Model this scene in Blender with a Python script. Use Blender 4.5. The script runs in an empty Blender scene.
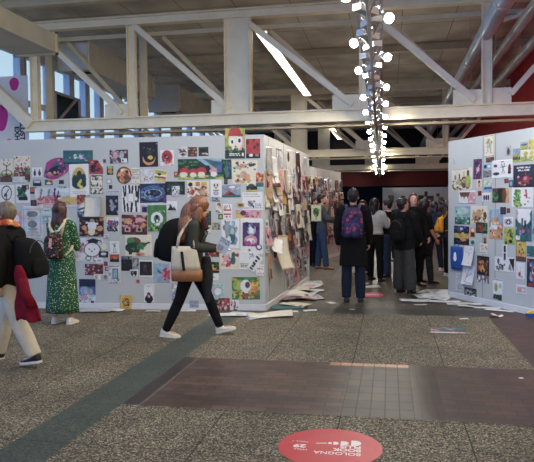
import bpy, bmesh, math, random
import numpy as np
from mathutils import Vector, Matrix, Euler
sc = bpy.context.scene
COL = sc.collection
rnd = random.Random(7)

# ------------------------------------------------------------------ camera
F = 640.0; PW = 534.0; PH = 462.0
YAW = math.atan((389-267)/F); PITCH = math.atan((231-206.5)/F); ROLL = math.radians(-0.5)
CAM = Vector((0, 0, 1.5))
cf = Vector((-math.sin(YAW)*math.cos(PITCH), math.cos(YAW)*math.cos(PITCH), -math.sin(PITCH)))
cr0 = Vector((math.cos(YAW), math.sin(YAW), 0)); cu0 = cr0.cross(cf)
cr = cr0*math.cos(ROLL)+cu0*math.sin(ROLL); cu = -cr0*math.sin(ROLL)+cu0*math.cos(ROLL)
cd = bpy.data.cameras.new('camera'); cam = bpy.data.objects.new('camera', cd); COL.objects.link(cam)
cam.matrix_world = Matrix(((cr.x, cu.x, -cf.x, CAM.x), (cr.y, cu.y, -cf.y, CAM.y), (cr.z, cu.z, -cf.z, CAM.z), (0, 0, 0, 1)))
cd.sensor_fit = 'HORIZONTAL'; cd.sensor_width = 36; cd.lens = 36*F/PW
cd.clip_start = 0.05; cd.clip_end = 300
sc.camera = cam
def ray(x, y): return cf*F+cr*(x-PW/2)-cu*(y-PH/2)
def on_floor(x, y, h=0.0):
    d = ray(x, y); return CAM+d*((h-1.5)/d.z)
def at_depth(x, y, Y):
    d = ray(x, y); return CAM+d*(Y/d.y)

# ------------------------------------------------------------------ colours
def lin(c):
    return tuple(((v/255)/12.92 if v/255 <= .04045 else ((v/255+.055)/1.055)**2.4) for v in c)
def hexc(s): return lin((int(s[0:2], 16), int(s[2:4], 16), int(s[4:6], 16)))

# ------------------------------------------------------------------ materials
MATS = {}
def nodes_of(name):
    m = bpy.data.materials.new(name); m.use_nodes = True
    nt = m.node_tree; b = nt.nodes['Principled BSDF']; return m, nt, b
def mat(name, rgb, rough=.6, metal=0., var=.12, scale=8., bump=0., spec=None, emit=None, es=0., noise=True):
    if name in MATS: return MATS[name]
    m, nt, b = nodes_of(name)
    c = lin(rgb)
    b.inputs['Roughness'].default_value = rough; b.inputs['Metallic'].default_value = metal
    if spec is not None: b.inputs['Specular IOR Level'].default_value = spec
    b.inputs['Base Color'].default_value = (*c, 1)
    if noise:
        tc = nt.nodes.new('ShaderNodeTexCoord'); n = nt.nodes.new('ShaderNodeTexNoise')
        n.inputs['Scale'].default_value = scale; n.inputs['Detail'].default_value = 4
        nt.links.new(tc.outputs['Object'], n.inputs['Vector'])
        r = nt.nodes.new('ShaderNodeValToRGB')
        r.color_ramp.elements[0].position = .3; r.color_ramp.elements[1].position = .7
        r.color_ramp.elements[0].color = (*[max(0, v*(1-var)) for v in c], 1)
        r.color_ramp.elements[1].color = (*[min(1, v*(1+var)) for v in c], 1)
        nt.links.new(n.outputs['Fac'], r.inputs['Fac']); nt.links.new(r.outputs['Color'], b.inputs['Base Color'])
        if bump:
            bp = nt.nodes.new('ShaderNodeBump'); bp.inputs['Strength'].default_value = bump; bp.inputs['Distance'].default_value = .01
            nt.links.new(n.outputs['Fac'], bp.inputs['Height']); nt.links.new(bp.outputs['Normal'], b.inputs['Normal'])
    if emit:
        b.inputs['Emission Color'].default_value = (*lin(emit), 1); b.inputs['Emission Strength'].default_value = es
    MATS[name] = m; return m

def speckle_mat(name, base, dots, scale, thresh=.25, rough=.8, cloud=None, rot=0.):
    m, nt, b = nodes_of(name)
    b.inputs['Roughness'].default_value = rough
    tc = nt.nodes.new('ShaderNodeTexCoord')
    v = nt.nodes.new('ShaderNodeTexVoronoi'); v.inputs['Scale'].default_value = scale
    nt.links.new(tc.outputs['Object'], v.inputs['Vector'])
    lt = nt.nodes.new('ShaderNodeMath'); lt.operation = 'LESS_THAN'; lt.inputs[1].default_value = thresh
    nt.links.new(v.outputs['Distance'], lt.inputs[0])
    ramp = nt.nodes.new('ShaderNodeValToRGB'); ramp.color_ramp.interpolation = 'CONSTANT'
    while len(ramp.color_ramp.elements) < len(dots): ramp.color_ramp.elements.new(.5)
    for i, d in enumerate(dots):
        ramp.color_ramp.elements[i].position = i/len(dots); ramp.color_ramp.elements[i].color = (*lin(d), 1)
    sx = nt.nodes.new('ShaderNodeSeparateColor'); nt.links.new(v.outputs['Color'], sx.inputs['Color'])
    nt.links.new(sx.outputs[0], ramp.inputs['Fac'])
    mx = nt.nodes.new('ShaderNodeMix'); mx.data_type = 'RGBA'
    nt.links.new(lt.outputs[0], mx.inputs['Factor'])
    mx.inputs['A'].default_value = (*lin(base), 1); nt.links.new(ramp.outputs['Color'], mx.inputs['B'])
    nt.links.new(mx.outputs['Result'], b.inputs['Base Color'])
    MATS[name] = m; return m

def paper_mat(name, rough):
    m, nt, b = nodes_of(name)
    a = nt.nodes.new('ShaderNodeAttribute'); a.attribute_name = 'ink'
    tc = nt.nodes.new('ShaderNodeTexCoord'); n = nt.nodes.new('ShaderNodeTexNoise'); n.inputs['Scale'].default_value = 60
    nt.links.new(tc.outputs['Object'], n.inputs['Vector'])
    mp = nt.nodes.new('ShaderNodeMapRange'); mp.inputs[3].default_value = .9; mp.inputs[4].default_value = 1.06
    nt.links.new(n.outputs['Fac'], mp.inputs[0])
    mul = nt.nodes.new('ShaderNodeVectorMath'); mul.operation = 'SCALE'
    nt.links.new(a.outputs['Color'], mul.inputs[0]); nt.links.new(mp.outputs[0], mul.inputs['Scale'])
    nt.links.new(mul.outputs[0], b.inputs['Base Color'])
    b.inputs['Roughness'].default_value = rough
    MATS[name] = m; return m
PAPER = paper_mat('printed_paper', .55); PAPER_GLOSS = paper_mat('glossy_printed_paper', .24)

# ------------------------------------------------------------------ mesh builder
class MB:
    def __init__(s): s.v = []; s.f = []; s.m = []; s.mi = 0
    def add(s, vs, fs):
        o = len(s.v); s.v += [tuple(v) for v in vs]
        for q in fs: s.f.append(tuple(o+i for i in q)); s.m.append(s.mi)
        return s
    def box(s, x0, y0, z0, x1, y1, z1):
        vs = [(x0, y0, z0), (x1, y0, z0), (x1, y1, z0), (x0, y1, z0), (x0, y0, z1), (x1, y0, z1), (x1, y1, z1), (x0, y1, z1)]
        return s.add(vs, [(0, 3, 2, 1), (4, 5, 6, 7), (0, 1, 5, 4), (1, 2, 6, 5), (2, 3, 7, 6), (3, 0, 4, 7)])
    def bar(s, a, b, w, h, up=(0, 0, 1)):
        a = Vector(a); b = Vector(b); d = (b-a).normalized(); up = Vector(up)
        if abs(d.dot(up)) > .99: up = Vector((0, 1, 0))
        x = d.cross(up).normalized()*w/2; y = x.cross(d).normalized()*h/2
        vs = [a-x-y, a+x-y, a+x+y, a-x+y, b-x-y, b+x-y, b+x+y, b-x+y]
        return s.add(vs, [(0, 3, 2, 1), (4, 5, 6, 7), (0, 1, 5, 4), (1, 2, 6, 5), (2, 3, 7, 6), (3, 0, 4, 7)])
    def hbeam(s, a, b, w, h, t=.02, up=(0, 0, 1)):
        a = Vector(a); b = Vector(b); d = (b-a).normalized(); up = Vector(up)
        if abs(d.dot(up)) > .99: up = Vector((0, 1, 0))
        x = d.cross(up).normalized(); y = x.cross(d).normalized()
        s.bar(a, b, t, h-.002, y); s.bar(a+y*(h/2-t/2), b+y*(h/2-t/2), w, t, y); s.bar(a-y*(h/2-t/2), b-y*(h/2-t/2), w, t, y)
        return s
    def tube(s, pts, r, n=10, cap=True):
        pts = [Vector(p) for p in pts]; k = len(pts)
        rs = r if isinstance(r, (list, tuple)) else [r]*k
        o = len(s.v); prev = None
        for i, p in enumerate(pts):
            d = (pts[min(i+1, k-1)]-pts[max(i-1, 0)]).normalized()
            if prev is None:
                x = d.orthogonal().normalized()
            else: x = (prev-d*prev.dot(d)).normalized()
            prev = x; y = d.cross(x)
            for j in range(n):
                a = 2*math.pi*j/n; s.v.append(tuple(p+x*math.cos(a)*rs[i]+y*math.sin(a)*rs[i]))
        for i in range(k-1):
            for j in range(n):
                s.f.append((o+i*n+j, o+i*n+(j+1) % n, o+(i+1)*n+(j+1) % n, o+(i+1)*n+j)); s.m.append(s.mi)
        if cap:
            s.f.append(tuple(o+j for j in range(n))[::-1]); s.m.append(s.mi)
            s.f.append(tuple(o+(k-1)*n+j for j in range(n))); s.m.append(s.mi)
        return s
    def loft(s, rings, n=16, cap=True):
        """rings: (centre, axis_a, axis_b)"""
        o = len(s.v); k = len(rings)
        for c, a, b in rings:
            c = Vector(c); a = Vector(a); b = Vector(b)
            for j in range(n):
                t = 2*math.pi*j/n; s.v.append(tuple(c+a*math.cos(t)+b*math.sin(t)))
        for i in range(k-1):
            for j in range(n):
                s.f.append((o+i*n+j, o+i*n+(j+1) % n, o+(i+1)*n+(j+1) % n, o+(i+1)*n+j)); s.m.append(s.mi)
        if cap:
            s.f.append(tuple(o+j for j in range(n))[::-1]); s.m.append(s.mi)
            s.f.append(tuple(o+(k-1)*n+j for j in range(n))); s.m.append(s.mi)
        return s
    def ell(s, c, r, M=None, n=14, k=9):
        c = Vector(c); M = M or Matrix.Identity(3)
        rings = []
        for i in range(k):
            t = -math.pi/2+math.pi*(i+.5)/k
            rings.append((c+M@Vector((0, 0, math.sin(t)*r[2])), M@Vector((math.cos(t)*r[0], 0, 0)), M@Vector((0, math.cos(t)*r[1], 0))))
        o = len(s.v); s.loft(rings, n)
        return s
    def prism(s, poly, z0, z1, axis='z'):
        n = len(poly)
        if axis == 'z': vs = [(x, y, z0) for x, y in poly]+[(x, y, z1) for x, y in poly]
        elif axis == 'y': vs = [(x, z0, y) for x, y in poly]+[(x, z1, y) for x, y in poly]
        else: vs = [(z0, x, y) for x, y in poly]+[(z1, x, y) for x, y in poly]
        return s.add(vs, [tuple(range(n))[::-1], tuple(range(n, 2*n))]+[(i, (i+1) % n, n+(i+1) % n, n+i) for i in range(n)])
    def build(s, name, mats, parent=None, loc=(0, 0, 0), smooth=False, rotz=0., fix=True):
        me = bpy.data.meshes.new(name)
        L = Vector(loc)
        me.from_pydata(s.v, [], s.f)
        if not isinstance(mats, (list, tuple)): mats = [mats]
        for m in mats: me.materials.append(m)
        if len(mats) > 1: me.polygons.foreach_set('material_index', s.m)
        if fix:
            bm = bmesh.new(); bm.from_mesh(me); bmesh.ops.recalc_face_normals(bm, faces=bm.faces); bm.to_mesh(me); bm.free()
        if smooth: me.polygons.foreach_set('use_smooth', [True]*len(me.polygons))
        o = bpy.data.objects.new(name, me); COL.objects.link(o); o.location = L; o.rotation_euler = (0, 0, rotz)
        if parent: o.parent = parent
        return o
def tag(o, label=None, cat=None, group=None, kind=None):
    if label: o['label'] = label
    if cat: o['category'] = cat
    if group: o['group'] = group
    if kind: o['kind'] = kind
    return o
def empty(name, loc=(0, 0, 0), rz=0.):
    o = bpy.data.objects.new(name, None); o.empty_display_size = .1; COL.objects.link(o)
    o.location = loc; o.rotation_euler = (0, 0, rz); return o
def copy_tree(o, parent=None):
    c = o.copy(); COL.objects.link(c)
    if parent: c.parent = parent
    for ch in list(o.children): copy_tree(ch, c)
    return c
def remesh(o, vox, smooth=6, subd=0):
    m = o.modifiers.new('remesh', 'REMESH'); m.mode = 'VOXEL'; m.voxel_size = vox; m.use_smooth_shade = True
    if smooth:
        sm = o.modifiers.new('smooth', 'SMOOTH'); sm.factor = .5; sm.iterations = smooth
    return o
def text_mesh(name, body, size, m, parent, M, align='LEFT', thick=.0006, bold=0.):
    cu_ = bpy.data.curves.new('tmp_text', 'FONT'); cu_.body = body; cu_.size = size; cu_.align_x = align; cu_.extrude = thick; cu_.offset = bold
    t = bpy.data.objects.new('tmp_text', cu_); COL.objects.link(t)
    dg = bpy.context.evaluated_depsgraph_get(); me = bpy.data.meshes.new_from_object(t.evaluated_get(dg))
    bpy.data.objects.remove(t); me.materials.clear(); me.materials.append(m)
    me.name = name; o = bpy.data.objects.new(name, me); COL.objects.link(o); o.parent = parent; o.matrix_local = M
    return o
# ------------------------------------------------------------------ materials of the hall
STEEL = mat('cream_painted_steel', (244, 234, 202), .45, var=.06, scale=3)
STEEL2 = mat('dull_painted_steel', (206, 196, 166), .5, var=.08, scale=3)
DUCT = mat('galvanised_sheet', (194, 196, 186), .45, metal=.3, var=.1, scale=2)
PIPE = mat('silver_pipe', (196, 196, 192), .3, metal=.45, var=.12, scale=1.5)
DARK = mat('dark_gap', (22, 20, 19), .9)
WALLP = mat('display_wall_paint', (174, 178, 178), .5, var=.03, scale=1.5)
SKIRT = mat('white_skirting', (205, 206, 208), .5, var=.04)
REDW = mat('red_hall_cladding', (206, 34, 40), .6, var=.1, scale=1)
FARW = mat('far_dark_wall', (40, 32, 30), .9)
FAC = mat('pale_blue_facade', (236, 241, 243), .5, var=.06, scale=1)
WHITE = mat('white_print', (235, 235, 235), .6, noise=False)

def lines_factor(nt, coord, pitch, off, wid):
    """1 on a joint line"""
    a = nt.nodes.new('ShaderNodeMath'); a.operation = 'ADD'; a.inputs[1].default_value = -off+100*pitch
    nt.links.new(coord, a.inputs[0])
    m = nt.nodes.new('ShaderNodeMath'); m.operation = 'MODULO'; m.inputs[1].default_value = pitch
    nt.links.new(a.outputs[0], m.inputs[0])
    l = nt.nodes.new('ShaderNodeMath'); l.operation = 'LESS_THAN'; l.inputs[1].default_value = wid
    nt.links.new(m.outputs[0], l.inputs[0]); return l.outputs[0]
def slab_mat(name, cols, scale, rough, joints, joint_col, stain=.25, bump=.3):
    m, nt, b = nodes_of(name)
    tc = nt.nodes.new('ShaderNodeTexCoord'); sx = nt.nodes.new('ShaderNodeSeparateXYZ')
    nt.links.new(tc.outputs['Object'], sx.inputs[0])
    v = nt.nodes.new('ShaderNodeTexVoronoi'); v.inputs['Scale'].default_value = scale
    nt.links.new(tc.outputs['Object'], v.inputs['Vector'])
    sep = nt.nodes.new('ShaderNodeSeparateColor'); nt.links.new(v.outputs['Color'], sep.inputs['Color'])
    r = nt.nodes.new('ShaderNodeValToRGB'); r.color_ramp.interpolation = 'LINEAR'
    while len(r.color_ramp.elements) < len(cols): r.color_ramp.elements.new(.5)
    for i, c in enumerate(cols):
        r.color_ramp.elements[i].position = i/(len(cols)-1); r.color_ramp.elements[i].color = (*lin(c), 1)
    nt.links.new(sep.outputs[0], r.inputs['Fac'])
    n = nt.nodes.new('ShaderNodeTexNoise'); n.inputs['Scale'].default_value = 1.6; n.inputs['Detail'].default_value = 5
    nt.links.new(tc.outputs['Object'], n.inputs['Vector'])
    mp = nt.nodes.new('ShaderNodeMapRange'); mp.inputs[1].default_value = .3; mp.inputs[2].default_value = .7
    mp.inputs[3].default_value = 1-stain; mp.inputs[4].default_value = 1+stain
    nt.links.new(n.outputs['Fac'], mp.inputs[0])
    sc_ = nt.nodes.new('ShaderNodeVectorMath'); sc_.operation = 'SCALE'
    nt.links.new(r.outputs['Color'], sc_.inputs[0]); nt.links.new(mp.outputs[0], sc_.inputs['Scale'])
    out = sc_.outputs[0]
    for axis, pitch, off, wid in joints:
        fac = lines_factor(nt, sx.outputs[axis], pitch, off, wid)
        mx = nt.nodes.new('ShaderNodeMix'); mx.data_type = 'RGBA'
        nt.links.new(fac, mx.inputs['Factor']); nt.links.new(out, mx.inputs['A']); mx.inputs['B'].default_value = (*lin(joint_col), 1)
        out = mx.outputs['Result']
    nt.links.new(out, b.inputs['Base Color']); b.inputs['Roughness'].default_value = rough
    if bump:
        bp = nt.nodes.new('ShaderNodeBump'); bp.inputs['Strength'].default_value = bump; bp.inputs['Distance'].default_value = .004
        nt.links.new(sep.outputs[0], bp.inputs['Height']); nt.links.new(bp.outputs['Normal'], b.inputs['Normal'])
    return m
def brick_mat(name, c1, c2, mortar, bw, bh, rough, offx, offy, stagger=.5, msize=.004, mottle=.3):
    m, nt, b = nodes_of(name)
    tc = nt.nodes.new('ShaderNodeTexCoord'); mp = nt.nodes.new('ShaderNodeMapping')
    mp.inputs['Location'].default_value = (-offx, -offy, 0)
    nt.links.new(tc.outputs['Object'], mp.inputs['Vector'])
    br = nt.nodes.new('ShaderNodeTexBrick'); br.offset = stagger; br.inputs['Scale'].default_value = 1
    br.inputs['Color1'].default_value = (*lin(c1), 1); br.inputs['Color2'].default_value = (*lin(c2), 1)
    br.inputs['Mortar'].default_value = (*lin(mortar), 1); br.inputs['Mortar Size'].default_value = msize
    br.inputs['Brick Width'].default_value = bw; br.inputs['Row Height'].default_value = bh; br.inputs['Bias'].default_value = 0
    nt.links.new(mp.outputs[0], br.inputs['Vector'])
    n = nt.nodes.new('ShaderNodeTexNoise'); n.inputs['Scale'].default_value = 3; n.inputs['Detail'].default_value = 6
    nt.links.new(tc.outputs['Object'], n.inputs['Vector'])
    mr = nt.nodes.new('ShaderNodeMapRange'); mr.inputs[1].default_value = .3; mr.inputs[2].default_value = .7
    mr.inputs[3].default_value = 1-mottle; mr.inputs[4].default_value = 1+mottle
    nt.links.new(n.outputs['Fac'], mr.inputs[0])
    s = nt.nodes.new('ShaderNodeVectorMath'); s.operation = 'SCALE'
    nt.links.new(br.outputs['Color'], s.inputs[0]); nt.links.new(mr.outputs[0], s.inputs['Scale'])
    nt.links.new(s.outputs[0], b.inputs['Base Color']); b.inputs['Roughness'].default_value = rough
    bp = nt.nodes.new('ShaderNodeBump'); bp.inputs['Strength'].default_value = .5; bp.inputs['Distance'].default_value = .003; bp.invert = True
    nt.links.new(br.outputs['Fac'], bp.inputs['Height']); nt.links.new(bp.outputs['Normal'], b.inputs['Normal'])
    return m

GRAV = slab_mat('exposed_aggregate_slabs', [(18, 16, 14), (52, 46, 38), (84, 75, 61), (122, 110, 90), (182, 168, 142)], 120, .75,
                [(0, .845, -.345, .009), (1, .785, .585, .008)], (22, 20, 18))
STRIPE = slab_mat('grey_green_slabs', [(42, 48, 43), (62, 68, 61), (80, 87, 78)], 80, .6, [(1, .785, .585, .008)], (26, 27, 25), .22, .15)
SLATE = slab_mat('smooth_dark_slabs', [(40, 36, 30), (72, 65, 55), (108, 98, 83)], 40, .5, [(0, .845, -.345, .012), (1, .785, .585, .012)], (20, 19, 18), .3, .1)
BAND = slab_mat('dark_cross_band', [(42, 42, 40), (58, 58, 54)], 60, .5, [(0, .845, -.345, .012)], (18, 18, 18), .2, .1)
BR_H = brick_mat('brown_paving_bricks', (64, 45, 38), (92, 68, 57), (34, 27, 24), .21, .1, .42, -.37, 4.54)
BR_E = brick_mat('dark_edge_bricks', (48, 38, 34), (58, 43, 38), (34, 28, 25), 1.2, .2, .42, -2.0, 4.54, 0)
BR_S = brick_mat('small_grey_bricks', (78, 69, 60), (94, 83, 71), (38, 33, 29), .105, .195, .5, -.345, 4.54, 0, .005, .2)  # greyer and lighter than the bricks on either side
BR_O = brick_mat('orange_border_bricks', (176, 122, 90), (190, 138, 106), (52, 40, 36), .105, .2, .4, -.345, 5.99, 0)
BR_D = brick_mat('dark_lengthwise_bricks', (62, 48, 44), (74, 56, 50), (32, 26, 24), .11, .4, .32, .18, 4.54, .5)
BR_R = brick_mat('red_brown_paving_bricks', (62, 42, 36), (82, 54, 46), (38, 28, 26), .2, .1, .5, .40, 4.54)
fl = MB()
zones = [(-30, -12, -2.38, 62, 0), (-2.38, -12, -2.01, 9.25, 1), (-2.38, 9.25, -1.19, 62, 0),
         (-2.01, -12, 30, 4.54, 0), (-2.01, 4.54, -1.86, 6.1, 2), (-1.86, 4.54, -.345, 6.1, 3),
         (-.345, 4.54, .18, 5.99, 4), (-.555, 5.99, .18, 6.1, 5), (.18, 4.54, .40, 6.1, 6), (.40, 4.54, 30, 6.1, 7),
         (-2.01, 6.1, 1.30, 8.9, 0), (1.30, 6.1, 30, 9.4, 7), (-2.01, 8.9, 1.30, 9.4, 8), (-1.19, 9.4, 30, 62, 9)]
zones[5] = (-1.86, 4.54, -.345, 5.99, 3); zones.append((-1.86, 5.99, -.555, 6.1, 3)); zones.append((-2.01, 9.4, -2.01+.0, 9.4, 0))
zones = [z for z in zones if z[2] > z[0]]; zones[4] = (-2.01, 4.54, -1.872, 6.1, 2); zones.append((-1.872, 4.54, -1.86, 6.1, 10))
zones.append((-2.01, 9.25, -2.01, 9.4, 0)); zones = [z for z in zones if z[2] > z[0] and z[3] > z[1]]
for x0, y0, x1, y1, k in zones:
    if (x0, y0) == (-2.38, 9.25): y0 = 9.25
    fl.mi = k; fl.add([(x0, y0, 0), (x1, y0, 0), (x1, y1, 0), (x0, y1, 0)], [(0, 1, 2, 3)])
floor = fl.build('floor', [GRAV, STRIPE, BR_E, BR_H, BR_S, BR_O, BR_D, BR_R, BAND, SLATE, mat('pale_joint_mortar', (112, 98, 88), .8)], fix=False)
tag(floor, kind='structure')

# concrete slab ceiling
cm, nt, b = nodes_of('concrete_ceiling')
tc = nt.nodes.new('ShaderNodeTexCoord'); sx = nt.nodes.new('ShaderNodeSeparateXYZ'); nt.links.new(tc.outputs['Object'], sx.inputs[0])
n = nt.nodes.new('ShaderNodeTexNoise'); n.inputs['Scale'].default_value = .8; n.inputs['Detail'].default_value = 6
nt.links.new(tc.outputs['Object'], n.inputs['Vector'])
r = nt.nodes.new('ShaderNodeValToRGB'); r.color_ramp.elements[0].color = (*lin((178, 174, 158)), 1); r.color_ramp.elements[1].color = (*lin((236, 230, 212)), 1)
r.color_ramp.elements[0].position = .3; r.color_ramp.elements[1].position = .75
nt.links.new(n.outputs['Fac'], r.inputs['Fac']); out = r.outputs['Color']
for ax, p, w in ((0, 1.6, .03), (1, 3.0, .05)):
    fac = lines_factor(nt, sx.outputs[ax], p, .4, w); mx = nt.nodes.new('ShaderNodeMix'); mx.data_type = 'RGBA'
    nt.links.new(fac, mx.inputs['Factor']); nt.links.new(out, mx.inputs['A']); mx.inputs['B'].default_value = (*lin((158, 150, 134)), 1); out = mx.outputs['Result']
nt.links.new(out, b.inputs['Base Color']); b.inputs['Roughness'].default_value = .85
ceil = MB().box(-13.2, 13, 7.35, 5.4, 62, 7.6).build('ceiling', cm); tag(ceil, kind='structure')

# outer hall walls
w = MB().box(5.4, 6, 0, 5.6, 62, 7.35); tag(w.build('wall_red', REDW), kind='structure')
w = MB().box(-13.2, 62, 0, 5.6, 62.2, 7.6); tag(w.build('wall_back', FARW), kind='structure')
w = MB().box(-13.0, 50, 3.0, 5.4, 50.4, 4.05); tag(w.build('beam_dark_red', mat('dark_red_fascia', (96, 22, 20), .7)), kind='structure')
w = MB().box(-13.0, 49.9, 4.05, 5.4, 50.3, 7.3); tag(w.build('wall_above_beam', FARW), kind='structure')

# daylight facade along the far side of the hall: pale frames with open glazing
fx = -13.0
w = MB()
w.box(fx-.2, 15, 0, fx, 46, 3.4); w.box(fx-.2, 15, 7.0, fx, 46, 7.35)
w.box(fx-.25, 15, 5.3, fx+.06, 46, 5.45)
for y in (15, 17.0, 19.2, 21.0, 23.0, 24.6, 26.0, 27.4, 29.5, 32, 35, 38, 41, 44):
    w.box(fx-.2, y, 3.4, fx+.08, y+.42, 7.0)
tag(w.build('wall_window_side', FAC), kind='structure')
GLASS, nt, b = nodes_of('pale_window_glass')
b.inputs['Base Color'].default_value = (*lin((196, 215, 228)), 1); b.inputs['Roughness'].default_value = .3
b.inputs['Alpha'].default_value = .12
nz = nt.nodes.new('ShaderNodeTexNoise'); nz.inputs['Scale'].default_value = .7
bp = nt.nodes.new('ShaderNodeBump'); bp.inputs['Strength'].default_value = .1; nt.links.new(nz.outputs['Fac'], bp.inputs['Height']); nt.links.new(bp.outputs['Normal'], b.inputs['Normal'])
tag(MB().box(fx-.12, 15.2, 3.4, fx-.1, 46, 7.0).build('window_1', GLASS), kind='structure')
dw = MB().box(fx+.10, 23.4, 4.9, fx+.15, 25.2, 6.0)
dwo = dw.build('window_2', mat('dark_window_glass', (26, 32, 38), .12, noise=False)); tag(dwo, kind='structure')
fr = MB()
for a, b2 in (((fx+.14, 23.3, 4.85), (fx+.14, 25.3, 4.85)), ((fx+.14, 23.3, 6.05), (fx+.14, 25.3, 6.05)), ((fx+.14, 23.3, 4.85), (fx+.14, 23.3, 6.05)), ((fx+.14, 25.3, 4.85), (fx+.14, 25.3, 6.05)), ((fx+.18, 23.4, 4.95), (fx+.18, 24.9, 6.0))):
    fr.bar(a, b2, .1, .1)  # last, slanting bar stands in for the truss reflected in the pane
fo = fr.build('window_frame_reflection', SKIRT, dwo)
tag(MB().box(-13.2, 14.4, 0, -12.9, 15.1, 7.35).build('wall_hall_end', FAC), kind='structure')

# ------------------------------------------------------------------ display walls
class Wall:
    def __init__(s, P, Q):
        s.P = Vector((*P, 0)); s.Q = Vector((*Q, 0)); s.d = (s.Q-s.P).normalized(); s.L = (s.Q-s.P).length
        s.n = Vector((s.d.y, -s.d.x, 0))          # towards the viewer after sign fix
        if s.n.dot(CAM-s.P) < 0: s.n = -s.n
        s.n.z = 0; s.n.normalize(); s.right = Vector((0, 0, 1)).cross(s.n)   # viewer's right when facing the wall
        s.placed = []
    def st(s, x, y):
        r = ray(x, y); t = (s.P-CAM).dot(s.n)/r.dot(s.n); p = CAM+r*t
        return (p-s.P).dot(s.right), p.z
def panel_wall(name, W, h, thick, closed=True):
    mb = MB()
    a = W.P; b_ = W.Q; o = -W.n*thick
    mb.add([a, b_, b_+o, a+o, *(v+Vector((0, 0, h)) for v in (a, b_, b_+o, a+o))], [(0, 3, 2, 1), (4, 5, 6, 7), (0, 1, 5, 4), (1, 2, 6, 5), (2, 3, 7, 6), (3, 0, 4, 7)])
    o_ = mb.build(name, WALLP); tag(o_, kind='structure'); return o_
WA = Wall((-5.95, 8.74), (-1.755, 9.025)); WB = Wall((-1.755, 9.025), (-1.60, 12.72)); WC = Wall((-2.13, 16.17), (-1.45, 19.8)); WR = Wall((.90, 10.93), (2.5, 8.06))
WD = Wall((-.36, 38), (5.2, 38))
HW = 2.53
panel_wall('wall_front', WA, HW, .12)
panel_wall('wall_aisle', WB, HW, .12)
panel_wall('wall_further', WC, HW, .12)
panel_wall('wall_far', WD, HW, .12)
tag(MB().add([(-7.4, 8.5, 0), (-5.95, 8.74, 0), (-5.95, 8.86, 0), (-7.4, 8.62, 0), (-7.4, 8.5, HW), (-5.95, 8.74, HW), (-5.95, 8.86, HW), (-7.4, 8.62, HW)],
    [(0, 3, 2, 1), (4, 5, 6, 7), (0, 1, 5, 4), (1, 2, 6, 5), (2, 3, 7, 6), (3, 0, 4, 7)]).build('wall_front_end', WALLP), kind='structure')
# curved end of the other display wall
pts = []
d = WR.d
for i in range(9):
    a = math.pi*.5*i/8
    c = WR.P+d*.16-WR.n*.16
    pts.append(c+WR.n*.16*math.cos(a)-d*.16*math.sin(a))
pts = pts[::-1]
back = pts[0]-WR.n*1.6+d*.0
outer = [back]+pts+[WR.Q]
inner = [back+d*.08]+[p+(c-p)*.5 for p in pts]+[WR.Q-WR.n*.08]
mb = MB(); n_ = len(outer)
vs = []
for p, q in zip(outer, inner):
    vs += [p, q, p+Vector((0, 0, HW)), q+Vector((0, 0, HW))]
fs = []
for i in range(n_-1):
    a, b_ = 4*i, 4*i+4
    fs += [(a, b_, b_+2, a+2), (a+1, a+3, b_+3, b_+1), (a+2, b_+2, b_+3, a+3), (a, a+1, b_+1, b_)]
fs += [(0, 2, 3, 1), (4*(n_-1), 4*(n_-1)+1, 4*(n_-1)+3, 4*(n_-1)+2)]
tag(mb.add(vs, fs).build('wall_curved', WALLP), kind='structure')
WE = Wall((back.x, back.y), (pts[0].x, pts[0].y))
if WE.right.dot(WE.d) < 0: WE = Wall((pts[0].x, pts[0].y), (back.x, back.y))
# skirtings and seams
def skirting(name, W, a=0, b=None, h=.085, t=.02):
    b = W.L if b is None else b
    p = W.P+W.d*a; q = W.P+W.d*b
    o_ = MB().bar(p+W.n*(t/2+.001)+Vector((0, 0, h/2)), q+W.n*(t/2+.001)+Vector((0, 0, h/2)), t, h).build(name, SKIRT); tag(o_, kind='structure')
skirting('baseboard_front', WA); skirting('baseboard_aisle', WB); skirting('baseboard_curved', WR, .17); skirting('baseboard_further', WC)
SEAM = mat('panel_seam', (96, 98, 104), .7, noise=False)
k = 1
for W, ss, z1 in ((WB, (.28, 1.38, 2.5), HW), (WR, (WR.st(483.2, 150)[0], WR.st(495.6, 150)[0]), HW), (WC, (1.2, 2.4), HW)):
    for s_ in ss:
        p = W.P+W.right*s_+W.n*.001
        tag(MB().bar(p+Vector((0, 0, .1)), p+Vector((0, 0, z1)), .002, .008, W.d).build('trim_%d' % k, SEAM), kind='structure'); k += 1

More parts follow.
